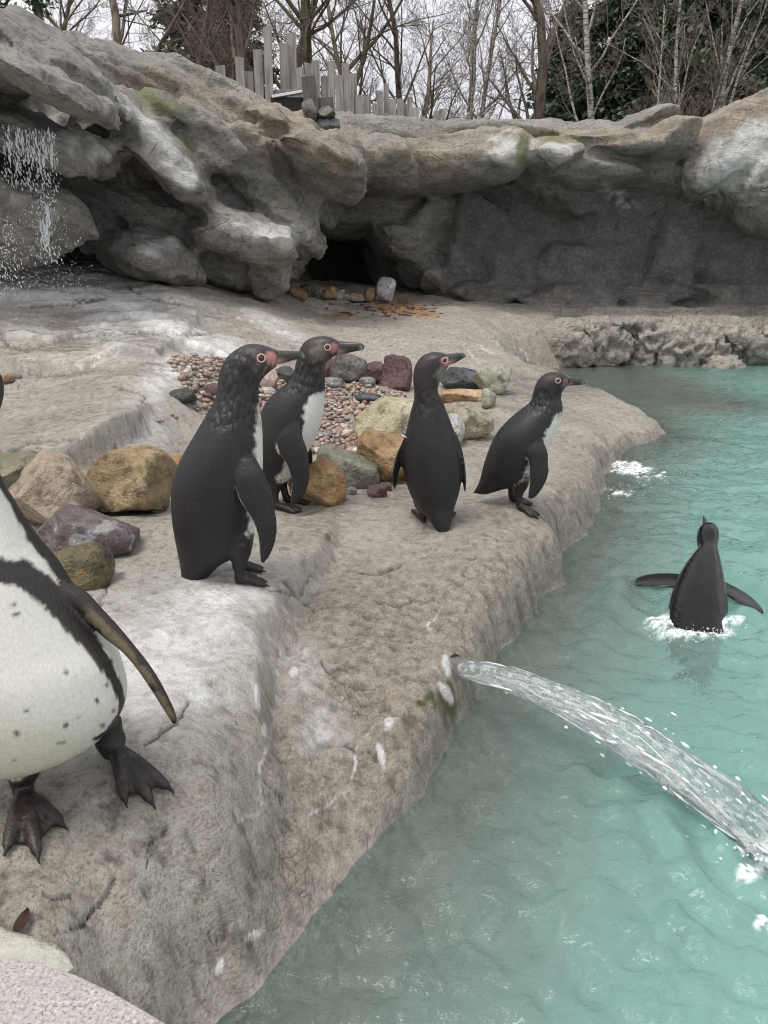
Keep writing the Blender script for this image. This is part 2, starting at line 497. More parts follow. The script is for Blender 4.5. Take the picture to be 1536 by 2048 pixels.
VEINS = [([(566,1290),(556,1340),(552,1400),(545,1440),(540,1480),(526,1520),(520,1560),(524,1600),(515,1630),(480,1640),(455,1680),(440,1712),(395,1762),(365,1775)],2.6),
 ([(450,1590),(465,1612),(480,1640)],2.2),([(430,1772),(395,1762)],1.5),([(395,1765),(350,1800),(325,1850),(290,1900)],1.8),
 ([(716,1490),(712,1540),(690,1585),(650,1615),(612,1632)],2.2),([(716,1490),(745,1455),(770,1440),(800,1436)],1.6),([(888,1205),(872,1235),(858,1250),(866,1268)],1.7),
 ([(470,1320),(500,1325),(512,1300),(520,1240)],1.6),([(545,1280),(520,1250),(505,1240)],1.5),([(960,690),(985,708)],2.2),([(985,680),(1010,700),(1040,718)],2.2),([(930,690),(945,712),(960,728)],1.5),
 ([(1020,690),(1050,700),(1060,720)],1.6),([(0,1590),(30,1580),(45,1575)],1.8)]
CRACKS = [([(0,668),(20,690),(55,700),(90,688)],3),([(108,684),(200,668),(300,665),(420,668)],2.2),([(20,745),(100,752),(160,742),(240,735)],2.6),([(230,772),(290,790),(280,840),(262,870)],2.6),
 ([(0,905),(60,885),(150,875),(240,900)],3.2),([(400,690),(440,720),(470,760)],2.4),([(560,1160),(600,1200),(640,1230)],2.5),([(540,1180),(600,1190),(620,1150)],2.3),
 ([(700,1140),(740,1150),(780,1140),(800,1130)],2.6),([(760,1205),(800,1212),(830,1195)],2.4),([(640,1320),(660,1345),(690,1330),(710,1335)],2.4),([(380,1400),(350,1445),(290,1490)],3),
 ([(85,1785),(110,1795),(145,1790)],3),([(235,1755),(195,1805),(160,1850),(140,1855)],3.4),([(690,1490),(720,1505),(745,1500)],2.4),([(530,1560),(565,1590),(560,1610)],2.6),
 ([(330,1655),(300,1690),(290,1730)],2.4),([(180,1235),(210,1190),(215,1150)],2.6),([(420,1040),(500,1010),(540,1005)],2.2),([(400,1860),(425,1875),(450,1870)],3),([(150,600),(210,596),(160,606),(60,612)],2.4),([(255,572),(280,590),(330,605),(360,608)],2.2)]
def strokes(lst, jit=6.0):
    m = np.zeros(len(GV)); ju = gu + gn2 * jit + gn1 * jit; jv = gv + fbm(GVf, 30.0, 2, off=8) * jit
    for pl, w in lst:
        d = seg_dist(ju, jv, pl); m = np.maximum(m, np.exp(-(d / (w * .85)) ** 2))
    return m
vein = strokes(VEINS); crack = strokes(CRACKS)
white = np.maximum(white, np.maximum(solid, vein * 0.85 * (0.7 + gn1)))
moss = np.zeros(len(GV))
for cx, cy, rx, ry, rot, k in [(895,1400,26,42,-20,1.3),(850,1400,45,14,-35,.9),(655,1075,10,14,0,.9),(895,1450,14,30,0,.7),(395,1800,10,28,30,.9),(390,1770,22,14,0,.6),(610,1050,14,8,0,.5),(690,1005,30,8,0,.6)]:
    moss = np.maximum(moss, k * blob(cx, cy, rx, ry, rot))
moss = np.clip(sstep(0.35, 0.85, moss + gn1 * 0.7 + gn2 * 0.5 - 0.15), 0, 1) * sstep(0.15, 0.3, moss) * (1 - solid)
sand = np.zeros(len(GV))
for cx, cy, rx, ry, rot, k in [(800,615,48,13,0,1.3),(690,630,42,6,0,.9),(850,628,40,9,0,.8),(20,757,16,8,0,1.0)]:
    sand = np.maximum(sand, k * blob(cx, cy, rx, ry, rot))
sand = sstep(0.35, 0.6, sand + gn1 * 0.5)
wet = np.zeros(len(GV))
for cx, cy, rx, ry, rot, k in [(750,1055,170,55,0,1.5),(850,1000,150,60,0,1.1),(960,900,120,80,-30,.8),(1000,810,130,60,-20,.9),(480,1180,150,60,0,.5),(200,690,330,110,6,1.1),(150,850,200,60,0,.9),(350,620,250,50,10,.8),(560,690,200,60,20,.8),(150,820,180,50,0,.5),(1100,770,150,40,0,1.2),(700,770,120,40,0,.8)]:
    wet = np.maximum(wet, k * blob(cx, cy, rx, ry, rot))
wet = np.clip(wet + gn1 * 0.3, 0, 1)
wet = np.maximum(wet, np.exp(-(np.maximum(GZ.ravel(), 0) / 0.035) ** 2) * 0.9)
GV[:, 2] -= crack * np.where(GV[:, 1] > 2.4, 0.02, 0.009)
GV[:, 2] += solid * 0.003
put_np(ground_me, GV)
set_attr(ground_me, 'white', white); set_attr(ground_me, 'moss', moss); set_attr(ground_me, 'sand', sand)
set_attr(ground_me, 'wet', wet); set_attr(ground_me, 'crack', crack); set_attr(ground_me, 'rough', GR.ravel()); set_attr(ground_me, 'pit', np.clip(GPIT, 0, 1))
set_attr(ground_me, 'pool', sstep(-0.10, -0.60, GZ.ravel() + gn1 * 0.06))

def rock_ground_mat():
    t = NT('wet_rock_ground')
    n1 = t.noise(1.6, 5); n2 = t.noise(7, 5, 0.6); n3 = t.noise(38, 6, 0.65); n4 = t.noise(190, 4, 0.7)
    c = t.ramp(n1, [(0.30, (.315, .280, .232)), (0.50, (.41, .372, .315)), (0.72, (.49, .455, .40))])
    c = t.mix(t.mr(n2, .38, .7, 0, .5), c, (.27, .235, .19))
    c = t.mix(t.mr(n3, .52, .68, 0, .6), c, (.18, .155, .125))
    c = t.mix(t.mr(n3, .48, .30, 0, .6), c, (.55, .53, .49))
    rg = t.attr('rough')
    c = t.mix(t.math('MULTIPLY', rg, .55), c, t.mix(t.mr(n3, .4, .62, 0, 1), (.40, .342, .275), (.20, .165, .128)))
    c = t.mix(t.mr(n4, .52, .68, 0, .7), c, (.13, .11, .09))
    c = t.mix(t.mr(n4, .43, .30, 0, .6), c, (.62, .59, .54))
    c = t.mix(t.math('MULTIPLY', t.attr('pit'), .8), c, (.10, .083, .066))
    c = t.mix(t.math('MULTIPLY', t.attr('wet'), .50), c, (.19, .172, .15))
    c = t.mix(t.math('MULTIPLY', t.attr('sand'), .9), c, t.mix(t.mr(n3, .4, .6), (.40, .20, .085), (.28, .15, .075)))
    wn_ = t.math('MULTIPLY', t.attr('white'), t.mr(t.noise(70, 5, .7), .3, .6, .45, 1.0))
    c = t.mix(wn_, c, (.80, .80, .80))
    c = t.mix(t.attr('moss'), c, t.mix(n3, (.035, .045, .012), (.13, .13, .03)))
    c = t.mix(t.math('MULTIPLY', t.attr('crack'), .85), c, (.055, .047, .038))
    pc = t.mix(t.mr(n2, .35, .65), (.27, .51, .455), (.42, .66, .60))
    c = t.mix(t.attr('pool'), c, pc)
    ro = t.math('SUBTRACT', t.mr(n3, .3, .7, .75, .55), t.math('MULTIPLY', t.attr('wet'), .50))
    h = t.math('ADD', t.math('MULTIPLY', n3, 1.0), t.math('MULTIPLY', n4, .5))
    dv = t.n('VectorMath', operation='ADD'); t.l(t.pos(), dv.inputs[0]); nv_ = t.n('TexNoise'); t.l(t.pos(), nv_.inputs['Vector']); nv_.inputs['Scale'].default_value = 30
    sc_ = t.n('VectorMath', operation='SCALE'); t.l(nv_.outputs['Color'], sc_.inputs[0]); sc_.inputs['Scale'].default_value = .035; t.l(sc_.outputs[0], dv.inputs[1])
    vc = t.ramp(t.voro(34, 'DISTANCE_TO_EDGE', dv.outputs[0]), [(0, 0), (.10, 1)])
    vmask = t.math('MULTIPLY', rg, t.mr(n2, .48, .62))
    c_ = t.math('MULTIPLY', t.math('SUBTRACT', 1.0, vc), vmask)
    c = t.mix(t.math('MULTIPLY', c_, .28), c, (.075, .06, .047))
    h = t.math('SUBTRACT', h, t.math('MULTIPLY', c_, .25))
    wetf = t.math('SUBTRACT', 1.0, t.math('MULTIPLY', t.attr('wet'), .8))
    h = t.math('ADD', t.math('MULTIPLY', h, wetf), t.math('MULTIPLY', t.math('MULTIPLY', t.noise(22, 2, .5, t.mapv(t.pos(), (.6, 1.4, 1))), t.attr('wet')), .5))
    nb = t.bump(h, 1.0, .018)
    rip = t.bump(t.noise(16, 3, .55, t.mapv(t.pos(), (.55, 1.6, 1)), .6), 1.0, .03)
    t.put(t.math('MULTIPLY', t.attr('wet'), t.mr(n2, .35, .6)), t.b.inputs['Coat Weight']); t.b.inputs['Coat Roughness'].default_value = .06; t.b.inputs['Coat IOR'].default_value = 1.33; t.l(rip, t.b.inputs['Coat Normal'])
    return t.set(Base_Color=c, Roughness=ro, Normal=nb)
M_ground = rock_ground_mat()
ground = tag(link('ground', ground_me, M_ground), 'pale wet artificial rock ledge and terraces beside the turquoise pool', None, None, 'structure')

# ================================================================== CLIFF with overhangs and cave
lobes = []
def lobe(px, py, Y, rx, rz, ry, rot=0, seed=None, cuts=9, p=2.7, lo=.64, hi=.93, nz=.035):
    c = dp(px, py, Y); kx, kz = pxm(px, py, Y)
    V, Fc = rock_shape(len(lobes) * 7 + 3 if seed is None else seed, 4, cuts, lo, hi, nz, p)
    V = V * np.array([rx * kx, ry, rz * kz]) * 1.06
    a = math.radians(rot); R = np.array([[math.cos(a), 0, math.sin(a)], [0, 1, 0], [-math.sin(a), 0, math.cos(a)]])
    lobes.append((V @ R.T + np.array(c), Fc))
for a in [
  # upper left slabs
  (90,165,6.05,140,44,.8,27), (-60,120,6.1,110,60,.8,20), (135,135,6.6,112,40,.8,40), (5,95,6.5,95,52,.9,30), (-170,80,6.6,150,150,1.0,10),
  # lip the water falls from
  (55,275,7.0,165,52,.9,20), (-140,260,6.9,150,90,.9,0), (175,300,7.15,55,42,.6,30),
  # recess behind
  (190,400,8.9,260,130,.9,0), (300,420,8.6,160,100,.7,0), (40,340,8.6,200,110,.8,0),
  # pale ridge
  (320,300,7.9,145,46,.8,47), (260,240,8.0,80,50,.8,40), (375,365,7.9,48,40,.6,50),
  # broad brown face
  (330,222,9.7,205,80,1.4,14), (450,265,9.9,210,84,1.4,24), (440,300,8.9,110,72,.9,38), (555,287,9.7,150,62,1.1,28), (625,325,9.2,112,58,1.0,24), 
  (230,170,9.0,90,60,1.0,25), (680,325,9.4,50,48,.8,30), (520,330,9.1,100,60,.9,36),
  # hanging lobes beside the cave
  (560,425,9.3,110,58,.8,46), (595,470,9.4,46,48,.6,20), (430,400,9.2,110,70,.8,30),
  (470,470,8.4,135,52,.7,16), (550,485,8.25,52,44,.6,5), (540,545,8.6,42,55,.5,0), (450,530,8.9,110,50,.6,10),
  # rounded rock under the waterfall, brown rock beside it
  (40,450,7.05,142,88,.6,12), (-130,470,7.0,130,110,.6,0), (280,505,8.0,105,55,.6,16), (340,520,8.0,80,45,.5,30), (210,470,8.3,60,45,.5,0),
  # left filler
  (250,360,10.8,330,180,1.0,10), (420,420,10.6,200,190,.8,0), (60,420,9.8,260,200,.8,0), (-250,300,8.5,200,300,1.2,0),
  # cave surround
  (805,480,12.0,80,46,.6,25), (860,430,12.0,60,60,.6,0), (760,415,12.5,150,48,.7,0), (690,440,12.1,70,34,.6,10), (830,535,12.2,55,45,.5,20), (865,560,11.7,26,28,.4,0), (640,420,11.2,50,40,.6,20),
  # overhang slab
  (900,325,11.05,165,58,.8,-4), (770,335,10.9,90,50,.9,6), (990,315,10.85,60,50,.75,-5), (740,320,10.8,60,40,.8,-15),
  (1100,313,10.55,62,36,.6,5), (1250,300,11.15,130,36,.7,-4), (1190,290,11.2,80,34,.7,8), (1330,285,11.0,70,40,.7,-8),
  (1470,300,10.9,120,80,.7,-28), (1550,350,10.8,110,120,.8,-20), (1430,370,11.3,70,60,.5,-35), (1480,245,11.9,140,45,.9,-10), (1650,260,11.5,180,90,.9,0), (1530,250,11.6,90,50,.8,-12),
  (352,250,8.35,60,36,.6,35), (420,290,8.6,60,40,.5,35), (600,385,9.3,60,40,.5,30), (-10,200,7.9,150,70,.7,10), (160,250,8.0,90,50,.6,20),
  # berms on top
  (1110,278,12.0,230,34,.9,0), (1280,252,11.6,62,26,.7,-12), (830,290,12.2,220,40,1.0,4), (960,272,12.2,150,26,.8,0), (680,290,11.6,120,50,1.0,20),(600,275,11.8,110,45,1.0,28),
  # back wall
  (1010,485,12.1,165,150,.8,0), (930,500,12.0,80,140,.7,10), (1200,460,12.0,130,170,.8,-30), (1330,500,12.0,130,150,.8,15), (1480,490,11.9,150,160,.8,0), (1100,390,11.9,120,70,.7,5),
  (1420,440,11.7,70,110,.5,25), (1150,540,11.9,120,70,.6,0), (1260,420,11.8,90,80,.5,-20), (1650,480,11.7,200,180,.8,0), (1900,450,11.5,250,220,.9,0),
  (960,585,11.7,110,28,.5,0), (1120,592,11.6,130,30,.5,0), (1290,592,11.6,130,34,.5,0), (1460,592,11.5,140,36,.5,0),
  (1300,460,13.2,540,205,.9,0),
  (1345,350,11.6,110,70,.7,0), (330,260,9.6,120,70,.9,20), (390,250,10.0,120,60,.8,20), (640,350,10.2,90,50,.8,10), (520,400,10.0,120,60,.7,0), (1150,330,11.2,160,50,.7,0), (1480,400,11.3,120,90,.7,0),
  # shelf above the far water
  (1120,690,10.45,60,46,.55,0), (1175,688,10.6,80,52,.55,0), (1270,690,10.65,80,54,.55,0), (1360,696,10.6,80,52,.55,0), (1450,698,10.65,85,55,.55,0), (1545,702,10.6,90,55,.55,0), (1650,705,10.5,110,60,.6,0), (1800,710,10.4,130,65,.6,0),
  (1350,668,11.4,380,34,1.0,0), (1150,665,11.0,150,36,1.0,-4), (1425,745,10.1,48,22,.3,0)]:
    lobe(*a[:6], rot=a[6])
def boxm(x0, x1, y0, y1, z0, z1):
    V = np.array([(x, y, z) for x in (x0, x1) for y in (y0, y1) for z in (z0, z1)], float)
    Fq = [(0, 1, 3, 2), (4, 6, 7, 5), (0, 4, 5, 1), (2, 3, 7, 6), (0, 2, 6, 4), (1, 5, 7, 3)]
    return V, tris(Fq)
c0, c1 = dp(500, 400, 13.6), dp(1000, 400, 13.6)
lobes.append(boxm(1.5, 9.0, 10.55, 13.0, -.1, .60)); lobes.append(boxm(1.2, 9.0, 11.0, 13.0, -.1, .72)); lobes.append(boxm(.8, 9.0, 11.5, 13.0, -.1, .80))
lobes.append(boxm(c0.x - .5, c1.x + .8, 16.8, 17.4, 0.2, 2.6)); lobes.append(boxm(c0.x - .3, c1.x + .5, 12.6, 17.0, .2, .86))
cl = dp(590, 500, 12.2); lobes.append(boxm(cl.x - 2.0, cl.x - .15, 11.2, 17.2, .3, 2.4))
cr = dp(880, 500, 12.6); lobes.append(boxm(cr.x, cr.x + 1.2, 12.4, 17.2, .3, 2.4))
ct = dp(740, 440, 12.8); lobes.append(boxm(ct.x - 2.0, ct.x + 2.0, 11.6, 17.2, ct.z - .12, ct.z + .35))
cV, cF = merge(lobes)
cliff_me = remesh(cV, cF, 0.0315, 2, 'cliff')
V, N = get_np(cliff_me)
# drop the buried back of the rock mass
fq = np.empty(len(cliff_me.polygons) * 4, np.int32); cliff_me.loops.foreach_get('vertex_index', fq); fq = fq.reshape(-1, 4)
vd = np.array([0, 0, CAMZ]) - V; vd /= np.linalg.norm(vd, axis=1)[:, None]
hid = ((N * vd).sum(1) < -.25) & (N[:, 2] < .25) | (V[:, 2] < -.15) | ((V[:, 1] > 13.2) & (N[:, 2] > .3)) | (V[:, 0] < -6.5) | (V[:, 0] > 9)
fq = fq[~hid[fq].all(1)]
us = np.unique(fq); mp = np.zeros(len(V), np.int32); mp[us] = np.arange(len(us))
bpy.data.meshes.remove(cliff_me); cliff_me = mesh_np('cliff', V[us], mp[fq]); V, N = V[us], N[us]
pc = proj(V); cu, cv = pc[:, 0], pc[:, 1]
V0 = V.copy()
left = sstep(860, 640, cu)
th = np.radians(30)
al = V[:, 0] * math.cos(th) - V[:, 2] * math.sin(th); ac = V[:, 0] * math.sin(th) + V[:, 2] * math.cos(th)
Q = np.stack([al * 0.55, V[:, 1] * 1.0, ac * 2.4], 1)
strat = np.abs(fbm(Q, 1.15, 4, 0.55, off=2)) * 0.10 - 0.03
def saw(q):                                   # stepped layers with a sharp lower lip
    f = q - np.floor(q); return np.where(f < .9, f / .9, (1 - f) / .1)
wq = fbm(V, .8, 3, off=50)
lay1 = saw(ac * 2.1 + wq * 1.6 + fbm(V, 4., 2, off=52) * .12) * sstep(-.25, .25, fbm(V, 1.1, 2, off=51))
lay2 = saw(ac * 6.5 + wq * 4.0 + fbm(V, 9., 2, off=53) * .2) * sstep(-.05, .3, fbm(V, 1.9, 2, off=54))
lay = lay1 * .060 + lay2 * .022
Q2 = np.stack([V[:, 0] * .9, V[:, 1], V[:, 2] * 1.1], 1)
ch = ridged(Q2, 1.5, 3, off=11) * 0.036 - 0.046
cell = fbm(V, 2.6, 4, 0.5, off=20) * 0.036
fine = fbm(V, 11.0, 3, 0.6, off=6) * 0.016
shelfm = sstep(628, 655, cv) * sstep(1080, 1150, cu)
roughshelf = (1 - np.abs(fbm(V, 5.5, 4, 0.6, off=30)) * 2.4) * 0.11 * shelfm
disp = strat * left + (lay - .03) * (.35 + .65 * left) + 0 * left + ch * (1 - left) * 0.8 + ch * left * .3 + cell + fine + roughshelf
V = V + N * disp[:, None]
put_np(cliff_me, V)
up = N[:, 2]
n_lo = fbm(V0, 1.3, 4, off=40); n_hi = fbm(V0, 6.0, 4, 0.6, off=41)
cw = np.zeros(len(V))
def cb(cx, cy, rx, ry, rot=0): return blob(cx, cy, rx, ry, rot, cu, cv)
for cx, cy, rx, ry, rot, k in [(1015,300,45,40,-10,1.0),(1100,305,60,30,0,1.0),(1470,330,90,50,-35,1.1),(1500,270,50,30,-35,.8),(310,270,120,24,46,.95),(370,340,50,25,50,.8),(540,470,75,32,15,.9),(500,455,90,18,12,.6),
        (300,490,60,25,10,.6),(120,265,150,35,22,.75),(1230,390,60,20,35,.5),(1100,375,60,20,0,.35),(130,190,90,25,25,.35),(60,400,110,40,10,.35),(290,225,50,20,40,.6)]:
    cw = np.maximum(cw, k * cb(cx, cy, rx, ry, rot))
cw = np.clip(sstep(0.18, 0.85, cw + n_hi * 0.75 * np.minimum(cw * 3, 1) + n_lo * .2), 0, 1)
moss = np.clip(sstep(.35, .8, np.maximum.reduce([cb(1045,300,14,40)*1.2, cb(1110,275,60,8), cb(320,215,90,30,30)*.75, cb(390,300,60,30,30)*.6, cb(500,560,50,20)*.7, cb(210,250,40,20)*.4, cb(560,400,60,30,40)*.5, cb(880,330,80,30)*.35, cb(700,600,60,10)*.0]) + n_hi * .6), 0, 1)
brown = np.clip(sstep(.3, .75, np.maximum.reduce([cb(560,250,260,70,22), cb(900,300,160,40), cb(1100,275,260,30), cb(1430,240,180,45,-10)*1.0, cb(330,180,140,50,15)*.8]) + n_lo * .5), 0, 1)
pale = np.clip(np.maximum(shelfm, sstep(600, 640, cv) * sstep(900, 1000, cu)) + n_lo * .2 * 0, 0, 1)
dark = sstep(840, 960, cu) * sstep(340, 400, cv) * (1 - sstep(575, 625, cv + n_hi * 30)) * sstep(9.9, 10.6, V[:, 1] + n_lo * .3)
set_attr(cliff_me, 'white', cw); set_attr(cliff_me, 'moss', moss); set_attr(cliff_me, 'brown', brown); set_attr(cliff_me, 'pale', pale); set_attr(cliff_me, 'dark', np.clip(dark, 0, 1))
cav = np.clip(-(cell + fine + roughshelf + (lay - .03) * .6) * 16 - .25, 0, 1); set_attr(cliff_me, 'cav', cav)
def cliff_mat():
    t = NT('weathered_cliff_rock')
    n1 = t.noise(1.1, 5); n2 = t.noise(5, 6, .62); n3 = t.noise(26, 6, .66); n4 = t.noise(90, 4, .7)
    st = t.noise(3.2, 6, .65, t.mapv(t.pos(), (1, 1, 3.4), (0, math.radians(-30), 0)))
    c = t.ramp(n1, [(.30, (.175, .162, .145)), (.52, (.265, .248, .222)), (.75, (.35, .332, .305))])
    c = t.mix(t.math('MULTIPLY', t.attr('brown'), .8), c, t.mix(t.mr(n2, .3, .7), (.215, .168, .118), (.38, .315, .235)))
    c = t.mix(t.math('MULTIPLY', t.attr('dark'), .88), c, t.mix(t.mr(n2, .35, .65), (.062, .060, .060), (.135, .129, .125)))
    c = t.mix(t.math('MULTIPLY', t.attr('pale'), .9), c, t.mix(t.mr(n2, .35, .65), (.33, .296, .252), (.46, .42, .365)))
    npale = t.math('SUBTRACT', 1.0, t.math('MULTIPLY', t.attr('pale'), .75))
    c = t.mix(t.math('MULTIPLY', t.mr(st, .50, .70, 0, .6), npale), c, (.085, .078, .070))
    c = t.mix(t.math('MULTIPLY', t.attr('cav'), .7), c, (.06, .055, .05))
    c = t.mix(t.mr(n3, .51, .66, 0, .72), c, (.07, .066, .06))
    c = t.mix(t.mr(n3, .46, .28, 0, .45), c, (.36, .35, .33))
    c = t.mix(t.math('MULTIPLY', t.attr('white'), t.mr(n3, .30, .55, .45, .95)), c, (.56, .56, .535))
    c = t.mix(t.math('MULTIPLY', t.attr('moss'), .75), c, t.mix(n2, (.09, .10, .03), (.22, .23, .09)))
    # thin crevices
    cr = t.ramp(t.voro(1.3, 'DISTANCE_TO_EDGE', t.mapv(t.pos(), (1, 1, 2.0), (0, math.radians(-32), 0))), [(0.0, 1), (.012, 0)])
    cr = t.math('MULTIPLY', cr, t.mr(n2, .45, .6))
    c = t.mix(t.math('MULTIPLY', cr, .6), c, (.045, .04, .036))
    c = t.mix(t.mr(n4, .53, .68, 0, .55), c, (.08, .075, .07))
    h = t.math('ADD', t.math('MULTIPLY', n3, 1.0), t.math('MULTIPLY', n4, .35))
    h = t.math('ADD', h, t.math('MULTIPLY', st, 1.5))
    h = t.math('SUBTRACT', h, t.math('MULTIPLY', cr, .5))
    return t.set(Base_Color=c, Roughness=t.mr(n2, .3, .7, .8, .5), Normal=t.bump(h, .8, .036))
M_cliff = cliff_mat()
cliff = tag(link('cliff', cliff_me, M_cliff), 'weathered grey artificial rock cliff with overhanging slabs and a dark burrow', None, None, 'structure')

# ground on top of the cliff, running back under the trees
hv = []; hx = np.linspace(-45, 45, 61); hy = np.concatenate([np.linspace(12.7, 16, 12), np.linspace(18, 90, 24)])
HX, HY = np.meshgrid(hx, hy, indexing='ij')
HZ = 2.95 + 0.30 * sstep(13, 40, HY) + fbm(np.stack([HX.ravel(), HY.ravel(), HX.ravel() * 0], 1), .35, 3).reshape(HX.shape) * .25 + 1.0 * sstep(-1.5, -6, HX)
HZ = HZ - .5 * sstep(13.4, 12.7, HY)
ii = np.arange(HX.size).reshape(HX.shape)
hill_me = mesh_np('hilltop', np.stack([HX.ravel(), HY.ravel(), HZ.ravel()], 1), np.stack([ii[:-1, :-1], ii[1:, :-1], ii[1:, 1:], ii[:-1, 1:]], -1).reshape(-1, 4))
t = NT('leaf_litter_soil'); nn = t.noise(3, 6)
M_soil = t.set(Base_Color=t.ramp(nn, [(.35, (.06, .045, .03)), (.65, (.14, .11, .075))]), Roughness=.95, Normal=t.bump(t.noise(18, 5), .8, .05))
tag(link('hilltop', hill_me, M_soil), 'brown soil on top of the cliff under the bare trees', None, None, 'structure')
# ================================================================== POOL WATER
wds = [0.30]
while wds[-1] < 12.5: wds.append(wds[-1] + min(0.0075 * wds[-1] + 0.0005, 0.05))
wds = np.array(wds); waz = np.linspace(-0.70, 0.95, 480)
WD, WA = np.meshgrid(wds, waz, indexing='ij')
WX, WY = WD * np.tan(WA), WD
keep_z, keep_s, _, _ = ground_z(WX, WY, False)
WP = np.stack([WX.ravel(), WY.ravel(), WX.ravel() * 0], 1)
SWIM = gp(1400, 1215, 0.0); SPL = gp(1565, 1700, 0.0); PIPE = dp(938, 1350, 1.575)
depthv = -np.minimum(keep_z.ravel(), 0)
amp = np.clip(depthv / 0.15, 0.15, 1)
wv = fbm(WP * np.array([1.0, 1.35, 1]), 3.0, 3, off=3) * 0.014 + fbm(WP * np.array([1, 1.5, 1]), 9.0, 3, 0.6, off=7) * 0.0075 + (0.5 - np.abs(fbm(WP, 7.5, 3, .55, off=12))) * 0.010
wv = wv + fbm(WP, 34.0, 2, off=9) * 0.0012
def ringw(c, lam, decay, a, lo=0.0):
    r = np.hypot(WP[:, 0] - c.x, WP[:, 1] - c.y) + fbm(WP, 3.0, 2, off=15) * .05
    return a * np.sin(2 * math.pi * r / lam) * np.exp(-r / decay) * sstep(lo, lo + .06, r)
wv = wv + ringw(SPL, .085, .26, .010) + ringw(SWIM, .11, .30, .012, .05)
# bow wave and trough round the swimming bird
dx_, dy_ = WP[:, 0] - SWIM.x, WP[:, 1] - SWIM.y
for sx in (-1, 1):
    dd = (sx * dx_ - 0.14 - (0.30 - dy_) * .42)
    wv = wv + 0.020 * np.exp(-(dd / .045) ** 2) * sstep(.45, .15, dy_) * np.exp(-np.maximum(-dy_, 0) / .35) * sstep(-.6, -.2, dy_)
WZ = wv * amp * 1.7
foam = np.zeros(len(WP)); wpx = proj(np.stack([WP[:, 0], WP[:, 1], WZ], 1)); wu, wvv = wpx[:, 0], wpx[:, 1]
fn = fbm(WP, 16.0, 4, .6, off=21)
for cx, cy, rx, ry, rot, k in [(1258,938,40,14,10,1.2),(1300,950,60,12,5,.55),(1318,1244,34,14,0,1.15),(1450,1240,34,9,0,1.0),(1392,1266,72,11,0,1.3),(1535,1705,55,26,20,1.15),(1490,1680,36,20,30,.9),(1500,1745,40,16,0,.8),(1240,985,30,10,0,.5),(1525,1850,24,20,0,.5)]:
    foam = np.maximum(foam, k * blob(cx, cy, rx, ry, rot, wu, wvv))
foam = np.clip(sstep(.36, .80, foam + fn * .9 * sstep(.02, .3, foam)), 0, 1)
WZ = WZ + foam * (0.004 + 0.006 * np.abs(fbm(WP, 40., 2)))
wnr, wnc = WX.shape; wi = np.arange(wnr * wnc).reshape(wnr, wnc)
WF = np.stack([wi[:-1, :-1], wi[:-1, 1:], wi[1:, 1:], wi[1:, :-1]], -1).reshape(-1, 4)
okv = keep_z.ravel() < 0.15
WF = WF[okv[WF].any(1)]
used = np.unique(WF); remap = -np.ones(len(WP), int); remap[used] = np.arange(len(used))
water_me = mesh_np('water', np.stack([WP[:, 0], WP[:, 1], WZ], 1)[used], remap[WF])
set_attr(water_me, 'foam', foam[used]); set_attr(water_me, 'depth', depthv[used])
def water_mat():
    t = NT('pool_water'); t.t.nodes.remove(t.b)
    h = t.math('ADD', t.math('ADD', t.noise(26, 3, .55, t.mapv(t.pos(), (1, 1.5, 1)), 1.2), t.math('MULTIPLY', t.math('MULTIPLY', t.noise(7, 3, .55, t.mapv(t.pos(), (1, 1.3, 1)), 2.6), t.mr(t.noise(1.7, 2, .5), .35, .65, .3, 1.0)), 1.5)), t.math('MULTIPLY', t.noise(90, 2, .5), .25))
    nb = t.bump(h, .5, .014)
    fr = t.n('Fresnel'); fr.inputs['IOR'].default_value = 1.33; t.l(nb, fr.inputs['Normal'])
    gl = t.n('BsdfGlossy'); gl.inputs['Roughness'].default_value = .03; t.l(nb, gl.inputs['Normal'])
    rf = t.n('BsdfRefraction'); rf.inputs['IOR'].default_value = 1.33; rf.inputs['Roughness'].default_value = 0.0
    rf.inputs['Color'].default_value = (.80, .95, .93, 1); t.l(nb, rf.inputs['Normal'])
    df = t.n('BsdfDiffuse'); t.l(t.mix(t.mr(t.attr('depth'), .08, .45), (.31, .345, .33), t.mix(t.noise(3.0, 5, .6, None, 1.5), (.20, .375, .335), (.30, .49, .45))), df.inputs['Color'])
    murk = t.mr(t.attr('depth'), 0.02, .60, .08, .50)
    m1 = t.n('MixShader'); t.l(murk, m1.inputs[0]); t.l(rf.outputs[0], m1.inputs[1]); t.l(df.outputs[0], m1.inputs[2])
    m2 = t.n('MixShader'); t.l(fr.outputs[0], m2.inputs[0]); t.l(m1.outputs[0], m2.inputs[1]); t.l(gl.outputs[0], m2.inputs[2])
    fo = t.n('BsdfDiffuse'); fo.inputs['Color'].default_value = (.86, .9, .9, 1)
    fm = t.math('MULTIPLY', t.attr('foam'), t.mr(t.noise(55, 5, .7), .38, .58))
    m3 = t.n('MixShader'); t.l(fm, m3.inputs[0]); t.l(m2.outputs[0], m3.inputs[1]); t.l(fo.outputs[0], m3.inputs[2])
    t.l(m3.outputs[0], t.out.inputs['Surface'])
    return t.m
M_water = water_mat()
water = tag(link('water', water_me, M_water), 'rippled turquoise pool water', None, None, 'structure')
